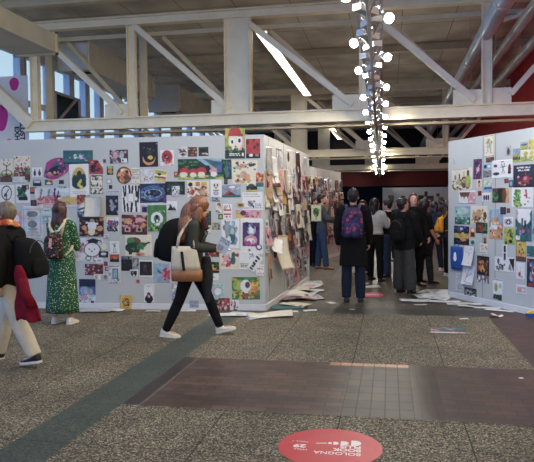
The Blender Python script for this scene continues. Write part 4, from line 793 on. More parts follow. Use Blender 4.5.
GR = 'posters and sheets on the curved wall'
CURV = [
 ((453,157.5,455.6,165), 'W;L10 5 90 95 5 g', 'tiny vertical text strip high by the wall\'s rounded end'),
 ((484.5,135,494.3,157), 'c;F2 2 98 98 e;E50 40 24 22 i;E46 26 12 10 G;E55 34 12 12 O;C40 50 30 80 3 G;C56 50 68 84 3 G;S20 15 80 80 24 5 GieO', 'tall leafy green woman drawing in thin frame'),
 ((486,157.3,494.3,162.2), 'B;S5 5 95 95 16 9 agBl', 'small brownish strip below the leafy green woman'),
 ((473.5,159,482,179.2), 'v;S5 5 95 95 24 9 vam;E54 50 20 12 p;C40 70 70 30 3 w;E40 20 20 10 n', 'dark purple poster with pink swirl'),
 ((452,168.7,472.3,190.3), 'c;C6 3 80 2 1 g;E18 76 16 20 B;E18 74 9 14 c;E38 66 13 26 e;E60 62 13 28 B;E80 60 13 34 L;E18 40 5 14 g;E38 34 4 12 B;E60 26 4 14 e;E80 22 6 14 d;S8 50 95 98 24 5 eBgc', 'row of olive bottle-shaped figures'),
 ((459,190.5,475.7,203.5), 'w;R55 12 99 99 p;T4 14 22 14 14 60 B;T20 14 42 14 32 72 B;T40 14 66 14 54 64 B;E32 30 26 18 B;S60 50 95 95 8 6 pw', 'brown bunting flags over a pink patch'),
 ((483,163.5,491,169.3), 's;E30 50 20 30 n;R60 30 95 70 w', 'tiny blue card with a dark blot'),
 ((483.5,170.3,491.2,177.2), 'g;S5 5 95 95 24 9 lxBg', 'tiny grey crowd card'),
 ((484,181,492.2,191.7), 'i;R0 55 99 80 b;R0 80 99 99 s;S5 5 95 50 12 9 Lcy', 'small seaside watercolour in lime and blue'),
 ((477,179.5,481.5,188), 'c;E50 30 26 20 B;R26 40 74 90 O', 'tiny brown chair sketch'),
 ((492.5,160,513,178), 'w;E20 74 16 9 x;E16 30 10 8 B;C45 20 60 70 2 g;C60 20 48 70 2 g;C40 40 68 34 2 G;E84 50 7 26 a;E84 70 8 8 k;E50 10 8 4 B', 'white sheet with scattered birds and beetles'),
 ((506,145.7,511.2,155.6), 'l;E50 60 26 32 x;E46 30 14 14 B', 'small grey portrait on its own near the top'),
 ((513,148.5,520.6,162.3), 'z;R0 45 99 99 L;R0 60 99 80 B;S0 40 99 99 14 8 LGe', 'small hillside meadow picture'),
 ((520.6,141.5,528.6,149.4), 'l;R0 60 99 99 L;E50 40 40 14 g;C5 45 95 35 4 x', 'small grey and lime bridge picture'),
 ((520.8,149.5,538,161), 'c;R0 60 99 99 L;E30 40 14 26 L;E70 34 16 26 y;C30 60 30 90 2 g;S5 10 95 90 20 6 yLc', 'yellow orchard wash running to the picture edge'),
 ((529,139,538,149.4), 'y;S5 5 95 95 14 9 Lgy', 'plain yellow sheet in the topmost row'),
 ((513.5,164.7,535,187.3), 'n;R16 8 78 15 w;R22 19 74 27 w;S16 6 78 28 22 3 n;S20 40 90 90 30 6 brxnp;E60 64 16 16 r;E56 60 8 8 p;R0 90 99 99 k', 'navy storybook poster with bold white lettering'),
 ((504.5,178.8,508.7,183.2), 'B;E50 50 30 30 r', 'tiny rust card beside the navy storybook poster'),
 ((509,180,513.3,187.2), 't;E50 50 30 30 s', 'tiny teal card beside the navy storybook poster'),
 ((492.5,188,509.3,202.7), 'B;R30 0 62 99 k;E16 60 18 30 G;S0 30 34 99 16 8 Gd;R78 0 99 99 O;E70 50 14 40 B', 'cave opening in brown with green bush'),
 ((512,187.5,533.3,207.3), 'w;E28 24 16 16 L;E24 52 14 10 G;E26 80 18 16 L;S12 10 44 94 28 6 LG;C66 12 70 50 4 r;E62 40 5 5 r;E76 70 4 4 g;E62 84 6 4 B;E82 52 5 4 r', 'lime vine and red sprig on white'),
 ((489.5,209,503,239), 'z;R0 0 99 40 s;E42 36 24 8 O;R18 44 88 50 e;R10 54 94 66 w;R4 68 96 99 O;S5 40 95 98 34 6 oOBc;S10 6 90 28 12 6 zi', 'pale blue sky over orange teapot town'),
 ((500.5,207,506.2,214.3), 'k;E50 50 44 44 x', 'black blot card over the teapot town', ),
 ((506.8,208.2,510.3,212.8), 'x;E50 50 30 30 r', 'tiny charcoal card next to the black blot'),
 ((504,217,513.2,226.7), 'w;E48 52 44 30 l;E50 52 24 24 x;E50 52 12 12 w;C8 30 80 18 3 g', 'single pencilled eye on white'),
 ((504,228,515.2,244.5), 'L;E50 30 18 18 x;S10 10 90 90 34 8 yLGk;E40 60 14 16 y;E60 80 16 12 k', 'lime and black tangled creature'),
 ((515.5,209.5,532,241), 't;T0 0 99 0 60 36 w;E50 26 40 22 w;R0 0 14 30 p;R36 28 48 60 t;R54 34 66 60 n;T20 60 30 40 44 60 t;E55 68 34 8 m;E44 62 20 5 r;R4 84 30 97 w;S0 40 99 98 14 6 tsn', 'large teal city with magenta fish'),
 ((532.3,213,541,240.5), 's;S5 5 95 95 24 9 btgn', 'blue print cut by the picture edge, right of the teal city'.replace(', right of', ' beyond')),
 ((516,241,526.3,261.5), 'x;R4 4 96 96 y;E50 50 34 28 O;E50 46 18 14 y;R4 76 96 96 B;S10 10 90 70 14 7 oyB', 'mustard sunflower painting in dark border'),
 ((455,206,470.2,224.3), 's;E50 28 44 20 i;R0 60 99 99 t;S5 54 95 96 30 6 tdGi;R14 48 26 70 z;R40 44 52 70 i;R70 40 80 70 z;E12 30 6 6 t', 'pale teal harbour town print'),
 ((471,206,487.7,224.3), 'c;E22 50 14 20 e;E48 42 18 24 O;E40 66 20 14 B;E84 52 10 22 B;S8 20 92 92 44 5 roBLe', 'autumn rabbits and leaves on cream'),
 ((454,226,469.3,244.7), 'n;E50 16 10 8 w;S0 0 99 36 16 7 bnv;R0 40 99 64 y;S0 40 99 66 20 7 Oyo;R0 66 99 99 k;E60 72 22 8 O;S10 70 90 95 10 5 kB', 'night harbour with yellow lights and moon'),
 ((470,227.3,475.6,237.2), 'O;E50 30 26 18 c;R20 50 80 90 a', 'tiny orange room card'),
 ((470,239,475.6,246), 'i;E50 50 30 30 t', 'tiny mint card below the orange room'),
 ((476,222.3,487.6,233.3), 'd;E34 40 20 20 r;E70 46 20 30 G;S5 5 95 95 20 8 dkrG', 'dark thicket with red spot'),
 ((483,236,487.2,247), 'e;E50 30 26 16 B;R26 48 74 90 k', 'tiny beige card with dark jar'),
 ((478,190.8,481.7,195.7), 'r;E50 50 36 36 a', 'tiny red purse card'),
 ((482.5,193,490.2,201.2), 'w;E24 56 12 34 x;E52 56 12 34 n;E78 56 12 34 a', 'three slim dark figures on white'),
 ((463,265.5,474.7,284.5), 'w;C20 10 40 60 1.5 g;C40 60 80 40 1.5 g;C60 10 30 80 1.5 g;C20 84 90 92 1.5 g', 'curled white line drawing under the blank white sheet', {'curl':.05}),
 ((456,273,463.6,291.3), 'W;L16 12 84 88 9 l', 'pale typed page below the blue bag'),
 ((477,256,489.3,282.7), 'k;E40 24 16 10 O;E46 46 24 16 o;E50 44 12 10 y;S8 10 92 66 26 7 rokB;R0 72 99 99 g;S4 74 96 97 16 6 lwx', 'dark picture of a fiery orange dancer'),
 ((480.3,243.5,488,254.3), 'c;S10 20 90 60 10 7 pge;R10 80 90 90 l', 'pale card above the fiery orange dancer'),
 ((464.5,288,476.7,299.7), 'x;E30 40 22 26 l;E66 50 22 30 w;E70 46 8 10 k;S5 5 95 95 16 9 kBg', 'black and white face photo low near the skirting'),
 ((495,257,506.2,271.3), 'w;E32 30 10 20 x;C40 90 36 30 3 g;S14 50 90 92 26 7 xg', 'grey fern ink drawing'),
 ((506.4,257.5,515.3,272.3), 'w;T30 10 92 6 84 96 k;T20 80 46 30 60 90 g', 'black coat sketch on white'),
 ((503,244.8,507.3,260.7), 'w;R20 6 70 46 k;R20 54 70 94 x', 'narrow black striped bookmark'),
 ((492.5,279,503.3,300.3), 'w;F2 2 98 98 l;L14 4 90 8 1 g;E34 40 16 20 L;E70 30 14 12 i;R10 72 90 94 d;S10 70 90 96 12 6 dGk', 'white sheet with pale plants above a green band'),
 ((516.5,262.8,524.7,279.2), 'w;E40 70 16 14 r;C56 30 48 80 3 p;E60 84 20 6 p', 'red seated figure on pale sheet'),
 ((516.5,285,526.7,294.3), 'w;R8 20 90 80 p;E30 50 12 16 O;E66 50 14 18 w', 'small pink card near the skirting'),
 ((527,259,541,287.5), 'n;E50 22 36 14 b;E66 44 30 18 w;E40 66 26 14 b;S4 4 96 96 26 7 bsrn;E30 90 20 6 r', 'deep blue wave print near the picture edge'),
 ((527,246,541,257), 't;S5 5 95 95 16 9 bst', 'small teal print above the deep blue wave'),
]
for row in CURV:
    rect, art, lab = row[:3]; kw = dict(row[3]) if len(row) > 3 else {}
    big = (rect[2]-rect[0])*(rect[3]-rect[1]) > 120
    pin(WR, rect, art, lab, ' on the curved wall', cat='poster' if big else 'picture card', name='poster' if big else 'picture_card', group=GR, **kw)

# fabric tote and blank sheet hanging on the curved wall
s0, z0 = WR.st(451.8, 268.5); s1, z1 = WR.st(464, 247.0); s0 = max(s0, .02)
bwid = (s1-s0); bh = z1-z0
def on_wall(o, W, s, z, off):
    R = Matrix((W.right, -W.n, Vector((0, 0, 1)))).transposed().to_4x4()
    o.matrix_world = Matrix.Translation(W.P+W.right*s+W.n*off+Vector((0, 0, z))) @ R
BLUEC = mat('blue_canvas', (22, 70, 140), .7, var=.15)
t = empty('tote_bag'); tag(t, 'flat blue cloth bag with pale drop emblem hanging on the curved wall', 'bag')
on_wall(t, WR, (s0+s1)/2, z0, .008)
rings = []
for i in range(9):
    f = i/8; zz = f*bh; r_ = .5-.12*max(0, .25-f)*4*.5
    rings.append(((0, -.018, zz), (bwid*r_, 0, 0), (0, .012+.01*math.sin(math.pi*f), 0)))
MB().loft(rings, 20).build('bag_body', BLUEC, t, smooth=True)
MB().prism([(.045*math.cos(a*math.tau/20)*(1 if math.sin(a*math.tau/20) < 0 else .75), bh*.56+.075*math.sin(a*math.tau/20)) for a in range(20)], -.047, -.043, 'y').build('drop_emblem', WHITE, t)
MB().tube([(-.05, -.02, bh-.01), (-.045, -.015, bh+.07), (0, -.012, bh+.10), (.045, -.015, bh+.07), (.05, -.02, bh-.01)], .006, 6).build('handle', BLUEC, t, smooth=True)
pin(WR, (464.5,246.3,475,265.5), 'w;C20 30 70 36 1 l;S40 10 90 90 6 4 l', 'nearly blank white sheet hanging loose beside the blue bag', '', cat='poster', group=GR, curl=.06, side_curl=.02)

# ------------------------------------------------------------------ crowded sheets on the aisle side
BGN = ['w', 'c', 'W', 'p', 'l', 'e', 'z', 'O', 'x', 'g', 'i', 's', 'B', 'a']
MOT = [('tall standing figure', 'E50 22 16 12 {0};T20 96 50 26 80 96 {0};S20 60 80 95 8 6 {1}'),
       ('crowded little faces', 'S4 4 96 96 50 8 {0}{1}k'),
       ('leafy tree', 'R45 50 55 96 B;E50 34 34 28 {0};S18 10 82 60 20 6 {0}{1}'),
       ('striped column', 'R30 4 48 96 {0};R56 4 70 96 {1}'),
       ('curled cat', 'E50 64 32 22 {0};E70 40 16 14 {0};C24 60 14 30 4 {0};E70 40 4 4 {1}'),
       ('row of houses', 'R6 46 30 92 {0};T4 46 18 26 32 46 {1};R36 40 62 92 {1};T34 40 49 18 64 40 {0};R68 50 94 92 {0}'),
       ('big flower', 'E50 38 26 22 {0};E50 38 10 9 {1};C50 50 50 96 3 G'),
       ('scribbled lines', 'C10 20 90 30 2 {0};C90 34 10 50 2 {0};C10 56 90 66 2 {1};C80 74 20 84 2 {0}'),
       ('flying bird', 'E50 50 22 10 {0};T40 50 20 16 58 44 {0};T50 52 84 24 62 56 {1}'),
       ('printed text block', 'L12 12 88 60 6 {0};R14 68 60 90 {1}'),
       ('tower by the sea', 'R42 10 58 70 {0};R0 70 99 99 {1};E50 10 12 8 {1}'),
       ('dancing pair', 'E34 24 10 8 {0};C34 30 40 70 6 {0};E64 26 10 8 {1};C64 34 56 74 6 {1};C40 44 60 44 3 {0}')]
comb = set()
PLACES = {}
def auto_art(r, bgs, inks):
    for _ in range(400):
        bg = r.choice(bgs); m = r.randrange(len(MOT)); a, b_ = r.sample(inks, 2)
        if a == bg or b_ == bg: continue
        key = (bg, m, a)
        if key in comb: continue
        comb.add(key); nm, s = MOT[m]
        return bg+';'+s.replace('{0}', a).replace('{1}', b_), '%s %s with %s' % (CN[a], nm, CN[b_]), CN[bg], nm, CN[a]
    raise RuntimeError('no combos')
def crowd(W, s_a, s_b, z_a, z_b, wall_txt, group, r, bgs, inks, wr=(.2, .42), hr=(.26, .6), density=1., name='poster', curl=.05, gloss=.3, levels=None, jit=.03, cell=.016):
    s = s_a
    while s < s_b-.1:
        w_ = r.uniform(*wr); z = z_b+r.uniform(-.12, .0)
        bottom = z_a+r.uniform(0, .35)
        while z > bottom+.12:
            h_ = min(r.uniform(*hr), z-z_a)
            if r.random() < density and h_ > .1:
                art, mot, bgn, _, _ = auto_art(r, bgs, inks)
                lv = z-h_/2
                lt = 'high' if lv > 1.9 else ('at eye level' if lv > 1.25 else ('at waist level' if lv > .7 else 'low'))
                ww = w_*r.uniform(.8, 1.05)
                lab = '%s sheet, %s, %s on %s' % (bgn, mot.split(' with ')[0], lt, wall_txt)
                sheet(W, s+w_/2+r.uniform(-jit, jit), z-h_/2, ww, h_*.96, art, lab, 'poster' if h_ > .3 else 'picture card', 'poster' if h_ > .3 else 'picture_card', group, r.uniform(-3, 3), seed=r.randrange(9999),
                      curl=r.uniform(0, curl), side_curl=r.uniform(-.2, 1)*curl, gloss=r.random() < gloss, cell=cell)
            z -= h_+r.uniform(.0, .03)
        s += w_*.74
r = random.Random(21)
GB = 'posters crowding the aisle wall'
# top row: mostly white glossy sheets
for s_, z_, w_, h_, art, lab in ((.27, 2.17, .3, .42, 'l;S5 20 95 95 14 10 gzl', 'grey washed sheet, first of the top row on the aisle wall'),
        (.62, 2.1, .26, .3, 'w;S5 20 95 95 8 5 l', 'glossy white sheet second in the top row on the aisle wall'),
        (.98, 2.17, .36, .5, 'W;F3 3 97 97 g;E50 50 30 30 l;S20 20 80 80 10 5 z', 'white framed sheet third in the top row on the aisle wall'),
        (1.75, 2.15, .36, .62, 'w;E50 20 20 14 d;S10 40 90 90 6 6 l', 'shining white sheet with a dark green spot on the aisle wall'),
        (2.15, 2.0, .3, .5, 'w;S5 5 95 95 8 8 lg', 'bright blank-looking sheet curling beside the green-spot sheet'),
        (2.6, 2.26, .32, .44, 'x;E50 40 26 30 a;E50 70 20 14 p', 'dark maroon figure sheet rising to the top of the aisle wall'),
        (2.75, 1.95, .3, .36, 'w;T30 80 50 20 70 80 k', 'white sheet with black triangle, top row of the aisle wall'),
        (3.35, 2.15, .34, .6, 'W;S10 10 90 90 8 8 lz', 'long pale sheet at the far end of the aisle wall')):
    sheet(WB, s_, z_, w_, h_, art, lab, 'poster', 'poster', GB, seed=int(s_*100), curl=.028, side_curl=.02, gloss=True, cell=.016)
crowd(WB, -.0, 3.7, 1.3, 2.0, 'the aisle wall', GB, r, ['w', 'x', 'B', 'O', 'v', 'e', 'd', 'c', 'y', 'l'], ['o', 'd', 'v', 'k', 'e', 'G', 'B', 'w', 'y', 'p'], hr=(.4, .6), wr=(.26, .42), curl=.028)
crowd(WB, .0, 3.7, .66, 1.4, 'the aisle wall', GB, r, ['w', 'W', 'c', 'l', 'p', 'x', 'g'], ['k', 'a', 'r', 'v', 'B', 'x', 'g', 'e', 'd'], hr=(.2, .36), wr=(.22, .36), curl=.028)
crowd(WB, 1.0, 3.6, .1, .85, 'the aisle wall', GB, r, ['w', 'W', 'c', 'p', 'l'], ['k', 'a', 'r', 'v', 'B', 'g'], hr=(.25, .45), wr=(.2, .34), density=.95, curl=.028)
sheet(WB, .3, .62, .2, .4, 'e;E50 30 30 20 o;R20 60 80 96 B', 'tall orange and brown print peeling near the wall corner', 'poster', 'poster', GB, seed=5, curl=.028)
sheet(WB, .82, .78, .4, .52, 'c;F1 1 99 99 e', 'blank cream sheet swinging open from the aisle wall', 'poster', 'poster', GB, seed=6, curl=.12, side_curl=.12)
sheet(WB, .48, .93, .2, .24, 'w;F1 1 99 99 W', 'folded-up white paper corner above the peeling orange print', 'picture card', 'picture_card', GB, seed=7, curl=.02, side_curl=.14, rot=30)
# the panel edge at the end of the aisle wall with its leaf poster
WEND = Wall((WB.Q.x-.12, WB.Q.y), (WB.Q.x+.32, WB.Q.y-.0))
tag(MB().box(WB.Q.x-.12, WB.Q.y+.001, 0, WB.Q.x+.03, WB.Q.y+.06, HW).build('wall_aisle_end', WALLP), kind='structure')
WX = Wall((-1.75, 12.7), (-1.2, 12.7))
c = at_depth(316, 213, 12.68)
sheet(WX, c.x+1.75, c.z, .2, .33, 'c;F2 2 98 98 i;E50 44 30 26 G;S20 20 80 70 20 6 dGL;R46 66 54 92 d', 'green leafy plant poster sticking out from the aisle wall end', 'poster', 'poster', 'posters beyond the aisle wall', seed=3)
r = random.Random(77)
crowd(WB, .0, 3.7, .62, 2.12, 'the aisle wall', GB, r, ['w', 'W', 'c', 'l', 'p', 'x', 'B', 'e', 'z'], ['k', 'a', 'r', 'v', 'B', 'g', 'o', 'd', 't'], hr=(.2, .5), wr=(.2, .34), density=.62, curl=.05)
# further wall
r = random.Random(5)
GC = 'small sheets covering the further wall'
crowd(WC, .0, 3.6, .3, 2.34, 'the further wall', GC, r, ['w', 'W', 'c', 'l', 'p', 'x', 'g', 'e', 'z'], ['k', 'a', 'r', 'v', 'B', 'x', 'g', 'd', 'o', 't'], hr=(.2, .42), wr=(.2, .42), density=.9, curl=.025, cell=.03)
# far wall: sparse dark pictures
r = random.Random(11)
GD = 'pictures on the far grey wall'
for x, y, w_, h_ in ((386,203,4,6),(391,199,5,7),(397,205,5,5),(403,199,4,6),(409,204,5,5),(421,198,5,5),(420,206,4,4),(426,194,3,5),(430,199,7,6),(434,206,5,9),(441,200,5,6),(447,203,4,5),(415,200,4,5),(438,195,3,3),(445,209,5,4),(428,209,4,4)):
    art, mot, bgn, _, _ = auto_art(r, ['k', 'x', 'n', 'B', 'g', 'w', 't', 'e'], ['k', 'b', 'e', 'w', 'r', 'l', 'G'])
    s_, z_ = WD.st(x, y)
    sheet(WD, s_, z_, w_*.061, h_*.061, art, '%s picture, %s, on the far grey wall' % (bgn, mot.split(' with ')[0]), 'picture', 'picture', GD, seed=int(x*y), cell=.05)
# rounded-end side of the curved wall
r = random.Random(31)
crowd(WE, .1, WE.L-.02, .35, 2.1, 'the rounded wall side', 'sheets on the narrow side of the curved wall', r, ['w', 'c', 'e', 'l', 'G', 'i'], ['k', 'd', 'G', 'B', 'g', 'p'], hr=(.3, .5), wr=(.25, .4), curl=.05, cell=.03)

# ------------------------------------------------------------------ paper on the floor
def floor_sheet(x, y, w_, h_, rz, art, label, curl=.0, name='fallen_paper', cat='paper', z=.004, fold=0.):
    n = 12; mb = MB()
    p = on_floor(x, y)
    g = np.linspace(0, 1, n+1); UU, VV = np.meshgrid(g, g)
    col = paint(art, UU*99, VV*99, 1, int(x*3+y))
    sd = (x*1.7+y) % 6.28
    zz = np.abs(np.sin((UU*2.2+sd))*np.cos(VV*2.6+sd))*curl+fold*np.clip(UU-.55, 0, 1)
    zz -= zz.min()
    N = (n+1)**2
    pos = np.stack([(UU-.5)*w_, (.5-VV)*h_, zz+.0], -1).reshape(-1, 3); back = pos.copy(); back[:, 2] -= .0015
    idx = np.arange(N).reshape(n+1, n+1)
    q = np.stack([idx[:-1, :-1], idx[1:, :-1], idx[1:, 1:], idx[:-1, 1:]], -1).reshape(-1, 4)
    ring = [int(i) for i in list(idx[0, :])+list(idx[1:, -1])+list(idx[-1, -2::-1])+list(idx[-2:0:-1, 0])]
    fs = [tuple(map(int, f)) for f in np.vstack([q, q[:, ::-1]+N])]+[(ring[i], ring[(i+1) % len(ring)], ring[(i+1) % len(ring)]+N, ring[i]+N) for i in range(len(ring))]
    me = bpy.data.meshes.new(name); me.from_pydata(np.vstack([pos, back]).tolist(), [], fs)
    at = me.color_attributes.new('ink', 'FLOAT_COLOR', 'POINT'); cc = np.ones((2*N, 4)); cc[:N, :3] = col.reshape(-1, 3); cc[N:, :3] = col.reshape(-1, 3)
    at.data.foreach_set('color', cc.ravel()); me.materials.append(PAPER)
    me.polygons.foreach_set('use_smooth', [True]*len(me.polygons))
    o = bpy.data.objects.new(name, me); COL.objects.link(o); o.location = (p.x, p.y, z); o.rotation_euler = (0, 0, rz)
    if label in LABELS: print('DUPLICATE LABEL', label)
    LABELS[label] = 1
    tag(o, label, cat, 'papers lying on the floor'); return o
FP = [
 (88,311.5,.7,.22,.05,'W;R0 60 99 99 l','long pale poster fallen behind the green dress woman',.02), (109,311,.42,.2,-.1,'w;R0 40 50 99 z','white paper lying between green dress woman and yellow book',.02),
 (66,310.5,.4,.16,0,'z;F0 0 99 99 W','blue-grey paper tucked under the skirting by the green dress',.01),
 (153,312,.22,.1,.2,'w;F0 0 99 99 l','small white scrap below the cloaked figure poster',.01), (186,311,.3,.12,.1,'W;R50 0 99 99 w','pale scrap behind the walking woman',.01),
 (228,315.5,.55,.24,.1,'w;S5 5 95 95 8 8 gl','white printed sheet flat below the red children picture',.015), (241,313.5,.35,.2,-.2,'W;L10 10 90 90 4 g','typed sheet below the jungle picture',.01),
 (270,316,.62,.36,.25,'c;F0 0 99 99 W','large rumpled cream sheet at the wall corner',.05), (258,318,.3,.2,.5,'w;F0 0 99 99 W','white sheet poking from under the rumpled cream one',.02),
 (286,307,.5,.4,.3,'t;R0 0 99 20 x','dark teal sheet lying just past the corner',.01), (296,305,.4,.35,-.3,'c;S5 5 95 95 10 8 yLe','greenish cream sheet at the foot of the aisle wall',.03),
 (291,312.5,.22,.14,.4,'w;E50 50 20 20 l','small white square apart from the wall papers',.01), (310,311,.2,.12,.2,'w;F0 0 99 99 c','tiny white scrap on the aisle floor nearest the pebbled slabs',.01),
 (299,299,.5,.5,.2,'p;S5 5 95 95 12 9 rw','pink toned print heaped by the aisle wall',.05), (304,295.5,.55,.5,-.4,'w;F0 0 99 99 W','big white roll-like sheet by the aisle wall',.08),
 (312,298,.3,.5,.5,'W;S5 5 95 95 8 8 l','folded pale sheet beside the white roll-like one',.03), (289,300,.3,.5,-.2,'x;R20 20 80 80 g','charcoal sheet leaning low on the aisle wall',.03),
 (300,291,.4,.5,.3,'c;F0 0 99 99 e','cream paper halfway along the aisle wall',.04), (308,287,.4,.6,-.2,'w;E50 50 30 30 p','white paper with pink blot near the aisle wall end',.03),
 (317,291,.25,.4,.1,'w;F0 0 99 99 l','lone white sheet out in the aisle past the wall papers',.01), (331,303,.12,.2,.6,'w;F0 0 99 99 l','tiny scrap near the purple backpack man\'s feet',.005),
 (313,283,.35,.6,.2,'W;S5 5 95 95 8 8 lg','greyish sheet at the far foot of the aisle wall',.02), (370,287,.35,.3,.3,'w;F0 0 99 99 c','white sheet on the floor just past the pink floor sticker',.02),
 (363,284,.2,.25,-.3,'w;E50 50 20 20 g','little white scrap before the white sweater woman',.01), (415,301,.5,.3,.1,'w;F0 0 99 99 l','white sheet fallen before the curved wall, nearest the black-coated person',.03),
 (425,297,.4,.5,.4,'W;S5 5 95 95 8 8 l','pale crumpled sheet in the pile by the curved wall',.05), (434,299,.45,.4,-.3,'w;L10 10 90 90 5 l','typed white page in the pile by the curved wall',.03),
 (441,295,.4,.6,.2,'w;F0 0 99 99 W','highest white sheet in the pile by the curved wall',.07), (432,292,.4,.5,-.5,'W;E50 50 30 30 z','grey-blotted sheet behind the pile by the curved wall',.03),
 (444,302,.5,.2,.05,'w;F0 0 99 99 l','long thin white sheet by the rounded wall end',.02), (420,305,.2,.1,.3,'w;F0 0 99 99 l','small scrap on the dark cross band',.005),
 (456,304,.3,.16,.2,'e;R0 50 99 99 W','yellowish cardboard strip under the curved wall',.02), (470,307.5,.34,.12,-.1,'w;R0 0 99 40 W','thick white folded paper below the face photo',.03),
 (467,303.5,.5,.16,-.4,'w;F0 0 99 99 l','flat white strip touching the curved wall skirting',.01), (487,308.5,.4,.14,-.3,'w;F0 0 99 99 l','slim white sheet below the plants sheet',.01),
 (499,311,.4,.12,-.4,'w;F0 0 99 99 W','slim white paper farther along the curved wall foot',.01), (464,319.5,.12,.08,.2,'w;F0 0 99 99 l','tiny white scrap alone on the pebbled slabs',.003),
 (496,317,.16,.11,.3,'w;F0 0 99 99 l','crumpled little white ball of paper on the brown bricks edge',.05),
 (521,379,.04,.04,.2,'w;F0 0 99 99 l','speck of white paper on the red-brown bricks',.003), (352,310,.08,.08,.2,'w;F0 0 99 99 l','white speck on the dark band by the shoes',.003),
]
for (x, y, w_, h_, rz, art, lab, c_) in FP: floor_sheet(x, y, w_, h_, rz, art, lab, c_, z=.004+.002*((int(x)*7+int(y)) % 4))
floor_sheet(448, 330.8, .40, .33, -.06, 't;R0 66 99 99 r;R0 78 99 99 w;S0 0 70 60 24 8 tndzp;S60 60 99 99 8 6 rw', 'teal and red printed flyer lying alone on the slabs', .006, 'flyer', 'flyer')
t = empty('boxed_toy'); p = on_floor(532, 316.5); t.location = (p.x, p.y, 0); tag(t, 'small blue and yellow box at the foot of the curved wall', 'box')
MB().box(-.07, -.05, 0, .07, .05, .045).build('box_base', mat('blue_card', (24, 70, 150), .6), t); MB().prism([(-.07, .045), (.07, .045), (.05, .075), (-.03, .075)], -.04, .04, 'y').build('yellow_top', mat('yellow_card', (220, 190, 40), .6), t)

# ------------------------------------------------------------------ floor stickers
REDS = mat('red_vinyl', (196, 52, 62), .45, var=.06); INK = mat('white_vinyl_ink', (236, 226, 222), .5, noise=False); PINKS = mat('pink_vinyl', (200, 70, 110), .5, var=.06)
c0 = on_floor(330, 447.2); R_ = .322
t = empty('floor_sticker', (c0.x, c0.y, .002)); t.rotation_euler = (0, 0, 0); tag(t, 'round red floor sticker with white lettering, read from the far side', 'sticker')
MB().prism([(R_*math.cos(a*math.tau/72), R_*math.sin(a*math.tau/72)) for a in range(72)], 0, .0012).build('vinyl_disc', REDS, t)
def fpos(x, y): q = on_floor(x, y); return q.x-c0.x, q.y-c0.y
def ftext(s, x, y, size, bold=0., sx=1.):
    px, py = fpos(x, y)
    M = Matrix.Translation((px, py, .0018)) @ Matrix.Rotation(math.pi, 4, 'Z') @ Matrix.Diagonal((sx, 1, 1, 1))
    text_mesh('lettering', s, size, INK, t, M, 'LEFT', .0003, bold)
ftext('BOLOGNA', 361.3, 454.2, .06, .0006, .98); ftext('BOOK', 361.3, 450.4, .06, .0016); ftext('PLUS', 361.3, 447.1, .06, .0016)
ftext('HALL', 307.5, 449.6, .034, 0, 1.1); ftext('29', 306.5, 445.3, .072, .003, 1.1); ftext('MALL 1', 308.5, 441.9, .03, 0, 1.1)
for (xa, xb, hh, m) in ((351.2, 361.4, .044, 1), (340.8, 348.8, .034, 1), (333.3, 338.8, .024, 1), (328.3, 331.6, .014, 0), (316, 327, .004, 0)):
    a = fpos(xa, 443.7); b_ = fpos(xb, 443.7); n = 12
    if m:   # rounded toward the image right
        poly = [(a[0], a[1]-hh), (a[0], a[1]+hh)]+[(a[0]+(b_[0]-a[0])*(.45+.55*math.sin(math.pi*i/n)), a[1]+hh*math.cos(math.pi*i/n)) for i in range(n+1)]
        poly = [(a[0], a[1]-hh), (a[0], a[1]+hh)]+[(a[0]+(b_[0]-a[0])*(.4+.6*math.sin(math.pi*i/n)), a[1]+hh*math.cos(math.pi*i/n)) for i in range(n+1)]
    else: poly = [(a[0], a[1]-hh), (a[0], a[1]+hh), (b_[0], b_[1]+hh*1.3), (b_[0], b_[1]-hh*1.3)]
    MB().prism(poly, .0015, .0021).build('logo_shape', INK, t)
q = on_floor(355, 294.8); q2 = on_floor(384.5, 294.8)
t = empty('floor_sticker', ((q.x+q2.x)/2, (q.y+q2.y)/2, .002)); tag(t, 'pink arrow-shaped floor sticker behind the purple backpack man', 'sticker')
hw = (q2.x-q.x)/2
MB().prism([(-hw, -.27), (hw*.62, -.27), (hw, 0), (hw*.62, .27), (-hw, .27)], 0, .0012).build('vinyl_arrow', PINKS, t)
mm = MB()
for i in range(7): mm.box(-hw*.55+i*.042, -.06, .0013, -hw*.55+i*.042+.03, .04, .0019)
mm.build('white_print_marks', INK, t)
